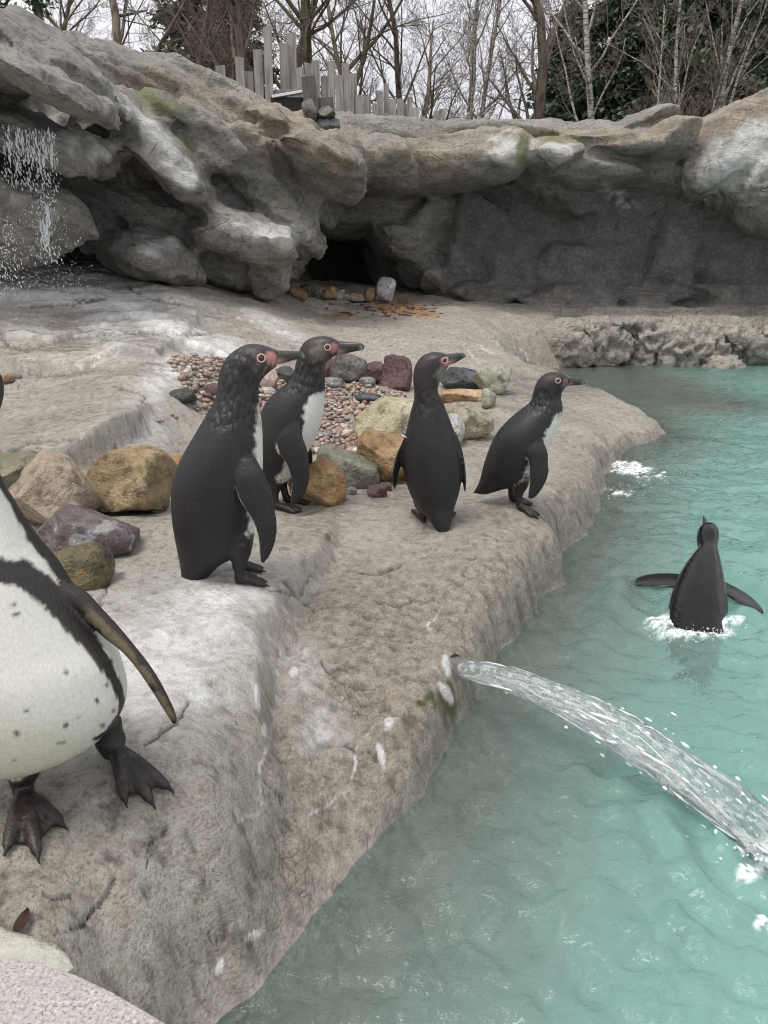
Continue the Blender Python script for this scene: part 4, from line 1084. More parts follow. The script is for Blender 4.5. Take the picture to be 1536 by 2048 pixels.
sk.rings(Cs - np.array([[p[3], 0, 0] for p in st]), Cs + np.array([[p[3], 0, 0] for p in st]), Wd, [p[4] for p in st], csf, 90, 56)
def fscol(S, T, V): return np.tile(np.array((.014, .012, .0125)), (len(V), 1)), np.zeros(len(V))
for fx in ([(1372,1150,1362,1176,.03),(1345,1147,1345,1174,.026),(1318,1147,1315,1172,.022),(1296,1149,1292,1171,.018),(1273,1156,1273,1173,.015),(1260,1165,1262,1175,.012),(1253,1173,1255,1177,.010)],
           [(1436,1155,1440,1190,.03),(1455,1166,1455,1192,.026),(1475,1176,1470,1202,.022),(1495,1188,1488,1212,.016),(1513,1203,1506,1220,.012),(1524,1216,1518,1225,.009),(1529,1226,1526,1228,.006)]):
    sk.rings([gp(a, b, e) for a, b, c, d, e in fx], [gp(c, d, e) for a, b, c, d, e in fx], [(0, 0, 1)] * len(fx), [.011, .008, .007, .006, .005, .004, .003], fscol, 44, 30)
sk.build('body', .0045, M_wetplum, roots)
bp0, bp1 = wp(1412, 2.495, .160), wp(1407, 2.545, .186)
D = np.linspace(0, 1, 12)[:, None]; Cb = bp0 * (1 - D) + bp1 * D
Tb = (bp1 - bp0) / np.linalg.norm(bp1 - bp0); Ub = np.cross(Tb, (1., 0, 0)); rr = np.interp(D[:, 0], [0, .6, 1], [.012, .008, .003])
Vb, Fb = loft(Cb, np.tile(Ub, (12, 1)), np.tile((1., 0, 0), (12, 1)), rr, rr * .8, 20)
mb = mesh_np('beak', Vb - np.array(GS_), Fb); set_col(mb, 'coat', np.tile((.02, .02, .02), (len(Vb), 1))); link('beak', mb, M_beak, roots)
for sx in (-1, 1): eye_part(roots, wp(1415, 2.462, .150) + np.array((sx * .0215, 0, 0)), (sx, .3, .1), .0062, ident)
# ================================================================== LOOSE BOULDERS, COBBLES AND PEBBLES
def boulder_mat(name, a, b, c, base=None, rough=.55, sc=1.0, spot=None):
    t = NT(name); o = t.obj()
    n1 = t.noise(5 * sc, 5, .6, o); n2 = t.noise(22 * sc, 6, .65, o); n3 = t.noise(110, 4, .7, o)
    col_ = t.ramp(n1, [(.32, a), (.52, b), (.70, c)])
    dk = tuple(x * .45 for x in a)
    col_ = t.mix(t.mr(n2, .50, .66, 0, .85), col_, dk)
    col_ = t.mix(t.mr(n2, .44, .28, 0, .45), col_, tuple(min(1, x * 1.55) for x in c))
    col_ = t.mix(t.mr(n3, .56, .75, 0, .45), col_, tuple(x * .35 for x in a))
    if spot is not None:
        col_ = t.mix(t.mr(t.noise(9 * sc, 4, .6, o, .6), .54, .66, 0, .85), col_, spot)
    if base is not None:          # algae growing round the foot of the stone
        z = t.n('SeparateXYZ'); t.l(t.n('TexCoord').outputs['Generated'], z.inputs[0])
        k = t.mr(t.math('ADD', z.outputs['Z'], t.math('MULTIPLY', t.math('SUBTRACT', n1, .5), .5)), .34, .14)
        col_ = t.mix(t.math('MULTIPLY', k, .85), col_, base)
    vv = t.ramp(t.voro(9 * sc, 'DISTANCE_TO_EDGE', t.mapv(o, (1, 1, 1.8), (.4, .5, 0))), [(0, 0), (.035, 1)])
    h = t.math('ADD', t.math('ADD', n2, t.math('MULTIPLY', n3, .4)), t.math('MULTIPLY', vv, .035))
    return t.set(Base_Color=col_, Roughness=t.mr(n2, .3, .7, rough, rough - .25), Normal=t.bump(h, 1.0, .022))
ALG = (.045, .06, .015); DALG = (.03, .032, .02)
def place_rock(name, label, cat, cx, cy, rx, rz, base, mat, rot=0, seed=1, cuts=8, p=3.0, group=None, deep=.85, sub=4, lo=.66, hi=.95, nz=.05, ydepth=None):
    if ydepth is None: g = gpix(cx, base); Y = g.y
    else: Y = ydepth
    kx, kz = pxm(cx, cy, Y); k = kx
    ry = max(rx, rz) * k * deep
    c = dp(cx, cy, Y + ry * .45)
    V, Fc = rock_shape(seed, sub, cuts, lo, hi, nz, p)
    V = V * np.array([rx * kx, ry, rz * kz]) * 1.12
    a = math.radians(rot); R = np.array([[math.cos(a), 0, math.sin(a)], [0, 1, 0], [-math.sin(a), 0, math.cos(a)]])
    V = V @ R.T
    o = link(name, mesh_np(name, V, Fc), mat); o.location = c
    if ydepth is None:                          # let it sit in the ground, never float above it
        lowest = V[V[:, 2].argmin()]; gap = c.z + lowest[2] - gz(c.x + lowest[0], c.y + lowest[1])
        if gap > -.006: o.scale.z = 1 + (gap + .012) / max(.02, -lowest[2]) * .75; o.location.z -= (gap + .012) * .25
    if ydepth is None and cat == 'boulder': o.location.z -= .014
    tag(o, label, cat, group)
    return o
B = boulder_mat
m_oliv = B('stone_olive', (.10, .10, .06), (.20, .19, .12), (.30, .28, .20), None, .6)
m_tan = B('stone_tan', (.25, .185, .13), (.40, .31, .23), (.52, .42, .34), DALG, .6)
m_gold = B('stone_golden', (.21, .14, .065), (.35, .255, .135), (.48, .38, .24), DALG, .45, spot=(.12, .085, .04))
m_purp = B('stone_purple', (.085, .06, .062), (.15, .115, .118), (.23, .19, .20), None, .5, spot=(.55, .55, .58))
m_wet = B('stone_wet_olive', (.06, .055, .025), (.14, .115, .055), (.24, .20, .11), None, .28, spot=(.20, .12, .04))
m_round = B('stone_gold_round', (.20, .105, .035), (.40, .24, .09), (.56, .42, .25), ALG, .4, spot=(.26, .13, .045))
m_grn = B('stone_greygreen', (.12, .125, .085), (.21, .21, .155), (.31, .31, .25), ALG, .6)
m_orng = B('stone_orange', (.23, .135, .06), (.37, .235, .115), (.47, .34, .19), ALG, .5)
m_cream = B('stone_cream', (.32, .275, .16), (.46, .41, .27), (.56, .52, .39), (.20, .20, .10), .6)
m_flat = B('stone_apricot', (.33, .20, .10), (.48, .31, .17), (.58, .43, .28), None, .5)
m_mott = B('stone_mottled', (.24, .20, .13), (.38, .33, .23), (.50, .46, .36), None, .55, spot=(.075, .072, .062))
m_slate = B('stone_slate', (.035, .037, .042), (.072, .075, .085), (.15, .155, .17), None, .42)
m_sage = B('stone_sage', (.23, .225, .15), (.36, .355, .27), (.47, .46, .39), (.09, .11, .03), .5)
m_mar = B('stone_maroon', (.075, .035, .033), (.135, .068, .064), (.20, .12, .115), None, .4)
m_dkbr = B('stone_darkbrown', (.06, .05, .042), (.13, .115, .10), (.27, .255, .235), DALG, .4)
m_pink = B('stone_pink', (.30, .20, .19), (.44, .31, .295), (.55, .43, .41), None, .5)
m_dgrn = B('stone_darkgreen', (.03, .036, .028), (.06, .068, .052), (.11, .12, .095), None, .35)
m_wht = B('stone_white', (.38, .36, .345), (.52, .50, .49), (.66, .65, .64), None, .6)
m_gry = B('stone_grey', (.17, .17, .165), (.27, .27, .265), (.37, .37, .365), None, .4)
m_br = B('stone_brown', (.17, .095, .05), (.29, .175, .10), (.38, .26, .17), None, .55)
for a in [
 ('boulder','olive-grey lichen-covered boulder behind the black-banded penguin','boulder',15,958,88,56,1012,m_oliv,0,11),
 ('boulder','large pinkish-tan angular boulder between the olive boulder and the golden-brown one','boulder',108,985,98,74,1060,m_tan,22,27),
 ('boulder','big wet golden-brown boulder with a flat top behind the ruffle-necked penguin','boulder',268,962,84,68,1028,m_gold,-8,8),
 ('boulder','purple-grey slab-like boulder with white droppings, leaning on the pinkish-tan boulder','boulder',165,1056,98,46,1104,m_purp,8,31),
 ('boulder','wet olive-brown veined block below the purple-grey boulder','boulder',150,1126,62,46,1172,m_wet,-10,44),
 ('stone','small orange stone half hidden behind the ruffle-necked penguin','stone',352,948,24,30,985,m_round,0,5),
 ('boulder','rounded golden boulder resting by the white-bellied standing penguin\'s feet','boulder',634,962,56,50,1010,m_round,-6,60),
 ('boulder','grey-green mossy wedge of rock between the golden and the orange boulders','boulder',690,928,66,44,972,m_grn,28,71),
 ('boulder','orange-tan boulder with a crack and green algae at its foot','boulder',778,905,60,56,960,m_orng,8,83),
 ('boulder','largest cream-yellow grooved boulder above the orange-tan cracked one','boulder',795,838,78,46,886,m_cream,-10,90),
 ('boulder','pale rough white-grey stone peeping out beside the banded penguin','boulder',905,862,26,36,892,m_wht,10,97),
 ('boulder','cream boulder with dark mottling at the pebble bed\'s outer edge','boulder',928,838,58,36,874,m_mott,-12,101),
 ('boulder','flat apricot-orange boulder lying behind the mottled cream one','boulder',922,790,54,19,806,m_flat,2,111),
 ('stone','small olive-grey block against the end of the apricot boulder','stone',977,797,14,19,815,m_sage,0,13),
 ('boulder','dark blue-grey slate rock with sharp faces','boulder',920,757,40,24,778,m_slate,8,123),
 ('boulder','pale sage-green blocky boulder with algae, beside the dark slate rock','boulder',987,757,37,31,788,m_sage,-8,131),
 ('boulder','tall maroon block at the back of the pebble bed','boulder',791,747,29,30,777,m_mar,10,141),
 ('boulder','dark maroon block pressed against the taller maroon one','boulder',744,743,24,22,765,m_mar,0,151),
 ('boulder','dark brown block with a pale grey top beside the maroon blocks','boulder',698,737,32,29,766,m_dkbr,12,161),
 ('stone','brown stone tucked behind the white-bellied standing penguin\'s neck','stone',657,738,16,26,764,m_mar,0,171),
 ('boulder','pale pink veined stone between the two front penguins\' necks','boulder',538,757,22,22,780,m_pink,15,181),
 ('boulder','dark green stone next to the pale pink veined stone','boulder',571,750,17,20,770,m_dgrn,0,191),
 ('stone','dark green rounded stone at the edge of the pebble bed by the grey slab','stone',366,793,28,14,806,m_dgrn,0,201),
 ('stone','dark maroon stone behind the ruffle-necked penguin\'s nape','stone',428,783,18,15,797,m_mar,0,211),
 ('cobble','smooth white cobble beside the pale pink veined stone','cobble',535,783,16,8,790,m_wht,0,221),
 ('cobble','smooth flat grey cobble below the dark brown block','cobble',667,764,18,9,773,m_gry,0,231),
 ('cobble','rounded grey cobble in front of the dark maroon block','cobble',735,764,15,9,773,m_gry,0,241),
 ('cobble','flat dark slate cobble lying among the pebbles','cobble',737,795,27,8,802,m_slate,4,251),
 ('stone','dark red-brown brick-shaped stone on the wet rock by the banded penguin','stone',756,982,19,10,993,m_mar,-2,261),
 ('stone','small maroon stone behind the brick-shaped one','stone',773,974,10,7,982,m_mar,0,271),
 ('stone','small grey stone at the foot of the grey-green wedge','stone',702,982,11,6,988,m_gry,0,281),
 ('stone','orange-brown stone on the terrace beyond the grey slab','stone',14,758,13,9,767,m_br,0,291),
 ('stone','grey stone next to the orange-brown stone on the terrace','stone',32,752,10,5,757,m_gry,0,301)]:
    big = a[2] == 'boulder'
    place_rock(*a[:10], seed=a[10], cuts=10 if big else 7, p=3.2 if 'block' in a[1] or 'brick' in a[1] else 2.4, lo=.64 if big else .75, hi=.93, sub=5 if big else 3, nz=.09)
# stones in front of the burrow
CG = 'stones lined up before the burrow'
for lab, cx, cy, rx, rz, mat, rot, seed in [
 ('orange wedge-shaped stone at the open end of the burrow row',593,585,21,13,m_br,25,302),('dark olive stone in the burrow row beside the orange wedge',615,583,14,14,m_dgrn,0,303),
 ('small olive-tan stone before the dark olive one in the burrow row',638,587,11,10,m_oliv,-20,304),('orange-tan square block in the burrow row',660,577,17,15,m_orng,-4,305),
 ('pale olive block beside the square block in the burrow row',681,578,10,11,m_sage,0,306),('flat tan stone in the middle of the burrow row',710,580,19,10,m_tan,5,307),
 ('small cream stone lying in front of the burrow row',693,591,12,7,m_cream,8,308),('brown striped block beside the jagged white rock',742,576,13,14,m_br,0,309),
 ('jagged pinkish-white rock, tallest of the burrow row',772,573,18,23,m_wht,10,310)]:
    yy = gpix(cx, cy + rz).y
    yy = min(max(yy, 9.5), 10.6)
    o = place_rock('stone', lab, 'stone', cx, cy, rx, rz, cy + rz, mat, rot, seed, 9, 3.4, CG, sub=3, ydepth=yy)
    bz = gz(o.location.x, o.location.y); zmin = o.location.z + min(v.co.z for v in o.data.vertices)
    if zmin > bz - .01: o.location.z -= (zmin - bz) + .015
# dark stones by the fence
for lab, cx, cy, rx, rz, mat, rot, seed in [
 ('upright dark stone leaning against the tilted fence board',622,228,15,25,m_dkbr,-12,320),('brown flat-topped stone on the cliff by the fence',650,228,19,12,m_dkbr,-10,321),('dark rounded stone on the cliff slope below the fence',652,251,25,18,m_slate,-8,322)]:
    place_rock('stone', lab, 'stone', cx, cy, rx, rz, 0, mat, rot, seed, 10, 3.0, None, sub=4, ydepth=10.25)
# pebble bed
rng = random.Random(5)
BED = [(342,808),(352,800),(430,776),(520,772),(560,776),(640,770),(700,772),(760,778),(812,790),(790,800),(722,828),(716,870),(722,905),(742,938),(700,918),(655,880),(560,890),(520,900),(440,868),(390,842)]
def inside(x, y, poly):
    r = False; n = len(poly)
    for i in range(n):
        (x1, y1), (x2, y2) = poly[i], poly[i - 1]
        if (y1 > y) != (y2 > y) and x < (x2 - x1) * (y - y1) / (y2 - y1) + x1: r = not r
    return r
BW = [tuple(gp(a, b, .265)[:2]) for a, b in BED]
bx0, bx1 = min(p[0] for p in BW), max(p[0] for p in BW); by0, by1 = min(p[1] for p in BW), max(p[1] for p in BW)
peb = []; grid = {}
for tr in range(26000):
    x, y = rng.uniform(bx0, bx1), rng.uniform(by0, by1)
    if not inside(x, y, BW): continue
    r = rng.choice((.017, .020, .022, .025, .030)) * (1.0 if y > 3.2 else .9)
    kx, ky = int(x / .07), int(y / .07)
    if all((x - a) ** 2 + (y - b) ** 2 > ((r + c) * .66) ** 2 for i in (-1, 0, 1) for j in (-1, 0, 1) for a, b, c in grid.get((kx + i, ky + j), ())):
        grid.setdefault((kx, ky), []).append((x, y, r)); peb.append((x, y, r))
for a, b in [(352,838),(325,845),(318,846),(690,1000),(740,945),(715,965),(345,832)]:
    g = gpix(a, b); peb.append((g.x, g.y, .014))
PC = [('rust-red', (.25, .145, .12), (.17, .095, .08)), ('pale cream', (.50, .43, .37), (.38, .31, .26)), ('grey', (.23, .225, .22), (.15, .148, .147)), ('purple-brown', (.19, .12, .115), (.12, .08, .078)), ('orange-tan', (.36, .25, .18), (.26, .17, .12))]
PM = []
for nme, a, b in PC:
    t = NT('pebble_' + nme.replace('-', '_').replace(' ', '_')); rnd = t.n('ObjectInfo').outputs['Random']; o_ = t.obj()
    n1 = t.noise(30, 4, .6, t.pos())
    PM.append(t.set(Base_Color=t.mix(t.math('ADD', t.math('MULTIPLY', rnd, .6), t.math('MULTIPLY', n1, .5)), a, b), Roughness=t.mr(n1, .3, .7, .22, .5), Normal=t.bump(t.noise(160, 3, .6, t.pos()), .25, .003)))
PMESH = {}
iv, if_ = ico(2)
for s in range(5):
    for k in range(5):
        r = np.random.RandomState(s * 9 + 2); sc = np.array([1, r.uniform(.68, .95), r.uniform(.5, .68)])
        me = mesh_np('pebble', iv * sc * (1 + .10 * fbm(iv, 1.3, 2, off=s * 5)[:, None]), if_); me.materials.append(PM[k]); PMESH[s, k] = me
peb.sort(key=lambda p: -p[2] / math.hypot(p[1], .65))
sV, sF, nS = [], [], 0
for i, (x, y, r) in enumerate(peb):
    s, k = rng.randrange(5), rng.choices(range(5), (22, 22, 20, 24, 12))[0]
    z = gz(x, y) + r * .38 + rng.uniform(-.004, .008)
    eu = (rng.uniform(-.35, .35), rng.uniform(-.35, .35), rng.uniform(0, 6.28))
    if i < 300:
        o = bpy.data.objects.new('pebble', PMESH[s, k]); col.objects.link(o)
        o.location = (x, y, z); o.rotation_euler = eu; o.scale = (r, r, r)
        tag(o, 'small rounded %s pebble in the pebble bed' % PC[k][0], 'pebble', 'small %s pebbles in the bed' % PC[k][0])
    else:
        M = Matrix.LocRotScale(Vector((x, y, z)), __import__('mathutils').Euler(eu), Vector((r, r, r)))
        vv, fc = ico(1); w = vv * np.array([1, .82, .6]); w = np.array([(M @ Vector(q))[:] for q in w])
        sV.append(w); sF.append(fc + nS); nS += len(w)
t = NT('pebble_mixture'); n_ = t.voro(38, 'F1', t.pos(), 'Color'); sx = t.n('SeparateColor'); t.l(n_, sx.inputs[0])
M_pmix = t.set(Base_Color=t.ramp(sx.outputs[0], [(.1, (.23, .13, .105)), (.35, (.45, .39, .33)), (.6, (.20, .19, .185)), (.85, (.33, .22, .155))]), Roughness=.35)
tag(link('pebble_gravel', mesh_np('pebble_gravel', np.concatenate(sV), np.concatenate(sF)), M_pmix), 'smaller mixed red, cream and grey pebbles filling the pebble bed', None, None, 'stuff')

# droppings and twigs: fragments strewn on the sandy floor before the burrow
fV, fF, nF = [], [], 0
for i in range(90):
    px, py = rng.gauss(790, 55), rng.gauss(618, 10)
    g = gpix(px, max(598, py)); vv, fc = rock_shape(i, 1, 3, .6, .9, 0, 2.5); w = vv * np.array([rng.uniform(.018, .05), rng.uniform(.015, .03), rng.uniform(.008, .02)]) + np.array(g)
    fV.append(w); fF.append(fc + nF); nF += len(w)
tag(link('gravel', mesh_np('gravel', np.concatenate(fV), np.concatenate(fF)), m_mar), 'dark bits of gravel strewn on the orange sand before the burrow', None, None, 'stuff')

# coping slab in the near corner, and its pale sealant strip
top = [gp(a, b, .285) for a, b in [(-420,1858),(-120,1885),(0,1905),(75,1917),(150,1941),(225,1976),(290,2014),(352,2052),(420,2150),(440,2300),(-420,2300)]]
bm = bmesh.new(); vs_ = [bm.verts.new(p) for p in top]; f = bm.faces.new(vs_)
if f.normal.z < 0: f.normal_flip()
ex = bmesh.ops.extrude_face_region(bm, geom=[f])
for v in [q for q in ex['geom'] if isinstance(q, bmesh.types.BMVert)]: v.co.z -= .14
bmesh.ops.recalc_face_normals(bm, faces=bm.faces)
bmesh.ops.bevel(bm, geom=[e for e in bm.edges if all(abs(v.co.z - .285) < 1e-4 for v in e.verts)], offset=.006, segments=2, affect='EDGES')
me = bpy.data.meshes.new('coping_slab'); bm.to_mesh(me); bm.free()
t = NT('speckled_granite'); n1 = t.noise(260, 4, .75); n2 = t.noise(40, 4, .6)
M_gran = t.set(Base_Color=t.mix(t.mr(n2, .4, .65, 0, .4), t.ramp(n1, [(.34, (.16, .14, .135)), (.46, (.42, .385, .37)), (.60, (.56, .53, .515)), (.72, (.78, .76, .74))]), (.36, .33, .32)), Roughness=.6, Normal=t.bump(n1, .7, .006))
tag(link('coping_slab', me, M_gran), 'pinkish-grey speckled stone coping slab at the edge of the ledge', 'coping slab')
sp = [np.array(gp(a, b, .268)) for a, b in [(-300,1868),(-60,1878),(0,1890),(60,1902),(115,1922),(140,1936)]]
Dv, _ = resample(np.hstack([np.array(sp), np.array([[.02], [.02], [.021], [.018], [.012], [.004]])]), 40)
Vt, Ft = tube(Dv[:, :3], Dv[:, 3], 10); Vt = Vt + (fbm(Vt, 60., 3)[:, None] * .004); Vt[:, 2] = .262 + (Vt[:, 2] - .262) * .35
t = NT('sealant'); M_seal = t.set(Base_Color=t.mix(t.noise(40, 4), (.33, .315, .275), (.52, .505, .455)), Roughness=.55, Normal=t.bump(t.noise(70, 4, .6), .8, .01))
tag(link('sealant_strip', mesh_np('sealant_strip', Vt, Ft), M_seal), 'lumpy cream sealant strip along the coping slab', 'sealant strip')
lg = gpix(47, 1866); bm = bmesh.new()
for i in range(9):
    u = i / 8; w = .0075 * math.sin(math.pi * min(1, u * .95 + .03)) ** .8
    for s in (-1, 0, 1): bm.verts.new((w * s, (u - .5) * .036, .004 + abs(s) * .003 + .004 * u * u))
bm.verts.ensure_lookup_table()
for i in range(8):
    for s in range(2):
        a = i * 3 + s; bm.faces.new([bm.verts[a], bm.verts[a + 1], bm.verts[a + 4], bm.verts[a + 3]])
sol = bmesh.ops.solidify(bm, geom=bm.faces[:], thickness=.0012)
me = bpy.data.meshes.new('leaf'); bm.to_mesh(me); bm.free()
t = NT('dead_leaf'); M_leaf = t.set(Base_Color=t.mix(t.noise(60, 3), (.06, .028, .02), (.12, .06, .04)), Roughness=.6)
o = link('leaf', me, M_leaf); o.location = lg + Vector((0, 0, .003)); tag(o, 'small brown fallen leaf by the sealant strip', 'leaf')
# ================================================================== FENCE ON THE CLIFF
def wood_mat(name, a, b, c):
    t = NT(name); o = t.obj(); r = t.n('ObjectInfo').outputs['Random']
    off = t.n('VectorMath', operation='ADD'); t.l(o, off.inputs[0])
    cb_ = t.n('CombineXYZ'); t.l(t.math('MULTIPLY', r, 37.0), cb_.inputs[0]); t.l(t.math('MULTIPLY', r, 11.0), cb_.inputs[2]); t.l(cb_.outputs[0], off.inputs[1])
    g = t.noise(20, 5, .65, t.mapv(off.outputs[0], (1.6, 1, .10)), .5); s = t.noise(2.2, 3, .6, off.outputs[0])
    cc = t.ramp(g, [(.30, a), (.52, b), (.72, c)])
    cc = t.mix(t.mr(s, .5, .75, 0, .6), cc, a)
    cc = t.mix(t.math('MULTIPLY', r, .35), cc, a)
    return t.set(Base_Color=cc, Roughness=.8, Normal=t.bump(g, .6, .01))
M_wood = wood_mat('weathered_wood', (.13, .115, .105), (.315, .285, .27), (.43, .40, .385))
M_wood_dk = wood_mat('dark_weathered_wood', (.055, .048, .04), (.115, .10, .085), (.17, .15, .13))
fx = lambda x: 400 + x / 2.954
fy = lambda y: 30 + y / 2.954
fence = empty('fence', dp(700, 262, 13.0)); tag(fence, 'weathered grey palisade fence of uneven vertical boards on top of the cliff', 'fence')
BOARDS = [(90,150,300,440,12.6),(150,206,390,470,12.7),(205,260,250,520,12.62),(262,315,335,520,12.7),(313,370,205,540,12.62),(370,422,68,560,12.55),
 (465,520,165,600,12.7),(512,566,105,600,12.76),(566,615,310,600,12.72),(615,662,285,600,12.78),(658,708,268,600,12.72),(710,757,360,600,12.78),(750,797,272,600,12.74),
 (797,848,355,690,12.70),(836,885,288,600,12.80),(848,911,345,700,12.70),(888,928,345,600,12.80),(912,967,475,710,12.74),(965,1010,478,710,12.80),(1016,1060,525,712,12.74),
 (1043,1085,450,700,12.84),(1083,1117,405,700,12.88),(1068,1114,580,712,12.70),(1112,1160,495,712,12.80),(1160,1205,495,714,12.84),(1200,1225,525,712,12.92),(1222,1257,485,712,12.86),
 (1207,1254,625,714,12.74),(1252,1297,545,714,12.86),(1297,1336,600,714,12.90),(1378,1418,565,716,12.95),(1414,1454,552,716,12.90),(1340,1378,655,716,12.95)]
def board(x0, x1, y0, y1, Y, mat, tilt=0.0, parent=fence, th=.022):
    a, b, c = dp(fx(x0), fy(y0), Y), dp(fx(x1), fy(y0), Y), dp(fx(x0), fy(y1), Y)
    w = (b.x - a.x) / 2 - .004; h = (a.z - c.z)
    bm = bmesh.new(); bmesh.ops.create_cube(bm, size=1)
    for v in bm.verts: v.co = Vector((v.co.x * 2 * w, v.co.y * th, v.co.z * h))
    sk_ = (rng.random() - .5) * .02
    for v in bm.verts:
        if v.co.z > 0: v.co.z += sk_ * (1 if v.co.x > 0 else -1)
    bmesh.ops.bevel(bm, geom=bm.edges[:], offset=.003, segments=1, affect='EDGES')
    me = bpy.data.meshes.new('board'); bm.to_mesh(me); bm.free()
    o = link('board', me, mat, parent)
    o.location = Vector(((a.x + b.x) / 2, Y, (a.z + c.z) / 2)) - parent.location
    o.rotation_euler = (0, math.radians(tilt), math.radians(rng.uniform(-2, 2)))
    return o
for q in BOARDS: board(*q, M_wood, rng.uniform(-.6, .6))
ra, rb = dp(fx(80), fy(470), 12.83), dp(fx(640), fy(470), 12.83)
for (xa, xb, yy) in ((100, 600, 520), (470, 1010, 590), (900, 1460, 700)):
    board(xa, xb, yy, yy + 34, 13.0, M_wood, 0).name = 'rail'
o = board(604, 690, 360, 575, 12.2, M_wood_dk, -5); o['label'] = 'dark tilted board'
o = board(697, 790, 486, 600, 12.3, M_wood_dk, -6); o['label'] = 'short dark board'
# shelter under a metal bar; black box stands in for the shade inside
sh = empty('shelter', dp(fx(520), fy(560), 12.3)); tag(sh, 'small dark shelter with a pale metal edge between the fence boards', 'shelter')
M_blk = NT('painted_interior_shade').set(Base_Color=(.012, .012, .013), Roughness=.8)
M_met = NT('pale_metal').set(Base_Color=(.62, .63, .65), Metallic=.4, Roughness=.4)
o = board(424, 620, 500, 620, 12.42, M_blk, 0, sh, .3); o.name = 'interior_shade_box'
o = board(424, 612, 462, 478, 12.28, M_met, -9, sh, .1); o.name = 'metal_edge'
o = board(424, 620, 440, 505, 12.62, M_wood, 0, sh, .02); o.name = 'back_board'
# ================================================================== TREES BEHIND THE CLIFF
def prisms(P0, P1, r0, r1, k=3):
    P0, P1 = np.array(P0), np.array(P1); r0, r1 = np.array(r0), np.array(r1); n = len(P0)
    T = P1 - P0; T /= np.linalg.norm(T, axis=1)[:, None] + 1e-9
    ref = np.where(np.abs(T[:, 2:3]) < .8, np.array([[0, 0, 1.]]), np.array([[1., 0, 0]]))
    U = np.cross(T, ref); U /= np.linalg.norm(U, axis=1)[:, None] + 1e-9; W = np.cross(T, U)
    V = np.zeros((n, 2 * k, 3)); Fc = np.zeros((n, k, 4), int)
    for s in range(k):
        a = 2 * math.pi * s / k; d = math.cos(a) * U + math.sin(a) * W
        V[:, s] = P0 + d * r0[:, None]; V[:, k + s] = P1 + d * r1[:, None]
        Fc[:, s] = np.stack([np.full(n, s), np.full(n, (s + 1) % k), np.full(n, k + (s + 1) % k), np.full(n, k + s)], 1)
    Fc += (np.arange(n) * 2 * k)[:, None, None]
    return V.reshape(-1, 3), Fc.reshape(-1, 4)
def bare_tree(seed, H, r0, lean=(0, 0), kids=(15, 7, 6, 4), lr=(.50, .50, .46, .45), start=.10, ang=(35, 62), up=.25, stems=1, wig=.10):
    rr = random.Random(seed); limbs = []; tw = [[], [], [], []]
    def grow(p, d, L, r, lev):
        n = (9, 6, 5, 3, 2)[lev]; pts = [Vector(p)]; d = Vector(d).normalized(); rad = [r]
        for i in range(n):
            d = (d + Vector((rr.gauss(0, wig), rr.gauss(0, wig), rr.gauss(0, wig) + (up * .12 if lev else 0)))).normalized()
            pts.append(pts[-1] + d * (L / n)); rad.append(max(.0035, r * (1 - .82 * ((i + 1) / n)) if lev == 0 else r * (1 - .75 * (i + 1) / n)))
        if lev <= 1: limbs.append((np.array(pts), np.array(rad), 7 if lev == 0 else 5))
        else:
            for i in range(n):
                tw[0].append(pts[i][:]); tw[1].append(pts[i + 1][:]); tw[2].append(rad[i]); tw[3].append(rad[i + 1])
        if lev < 4:
            for c in range(kids[lev]):
                f = start + (1 - start) * (c + rr.random()) / kids[lev] if lev == 0 else .2 + .8 * (c + rr.random()) / kids[lev]
                f = min(f, .99); x = f * n; i = int(x); q = pts[i].lerp(pts[i + 1], x - i); axis = (pts[i + 1] - pts[i]).normalized()
                side = axis.orthogonal().normalized(); side.rotate(Quaternion(axis, rr.uniform(0, 6.283)))
                a = math.radians(rr.uniform(*ang)); nd = axis * math.cos(a) + side * math.sin(a); nd.z += up * (.6 if lev == 0 else .25)
                ll = L * lr[lev] * rr.uniform(.65, 1.2) * (1 - .45 * f if lev == 0 else 1 - .3 * f)
                grow(q, nd, ll, max(.004, rad[i] * rr.uniform(.34, .52)), lev + 1)
    for s in range(stems):
        a = s * 2.4; sp_ = .22 if stems > 1 else 0
        grow((math.cos(a) * .12 * (stems > 1), math.sin(a) * .12 * (stems > 1), -.5), (lean[0] + math.cos(a) * sp_, lean[1] + math.sin(a) * sp_, 1), H * (1 - .15 * s), r0 * (1 - .2 * s), 0)
    T_ = merge([tube(p, r, k) for p, r, k in limbs])
    return mesh_np('trunk', *T_), mesh_np('crown', *prisms(*tw))
def bark(name, a, b, birch=False):
    t = NT(name); o = t.obj(); n1 = t.noise(9, 5, .65, t.mapv(o, (1, 1, .3) if not birch else (.6, .6, 3.0)))
    return t.set(Base_Color=t.ramp(n1, [(.38, a), (.56, b)]), Roughness=.9, Normal=t.bump(n1, .7, .03))
M_bark = bark('bark_brown', (.075, .062, .046), (.19, .16, .118)); M_twig = bark('twig_brown', (.12, .095, .075), (.21, .17, .14))
M_birch = bark('bark_birch', (.07, .06, .05), (.46, .43, .38), True); M_btwig = bark('twig_birch', (.10, .075, .065), (.20, .165, .14))
M_rtwig = bark('twig_reddish', (.10, .08, .062), (.18, .145, .118)); M_olv = bark('bark_mossy', (.06, .055, .03), (.15, .135, .08))
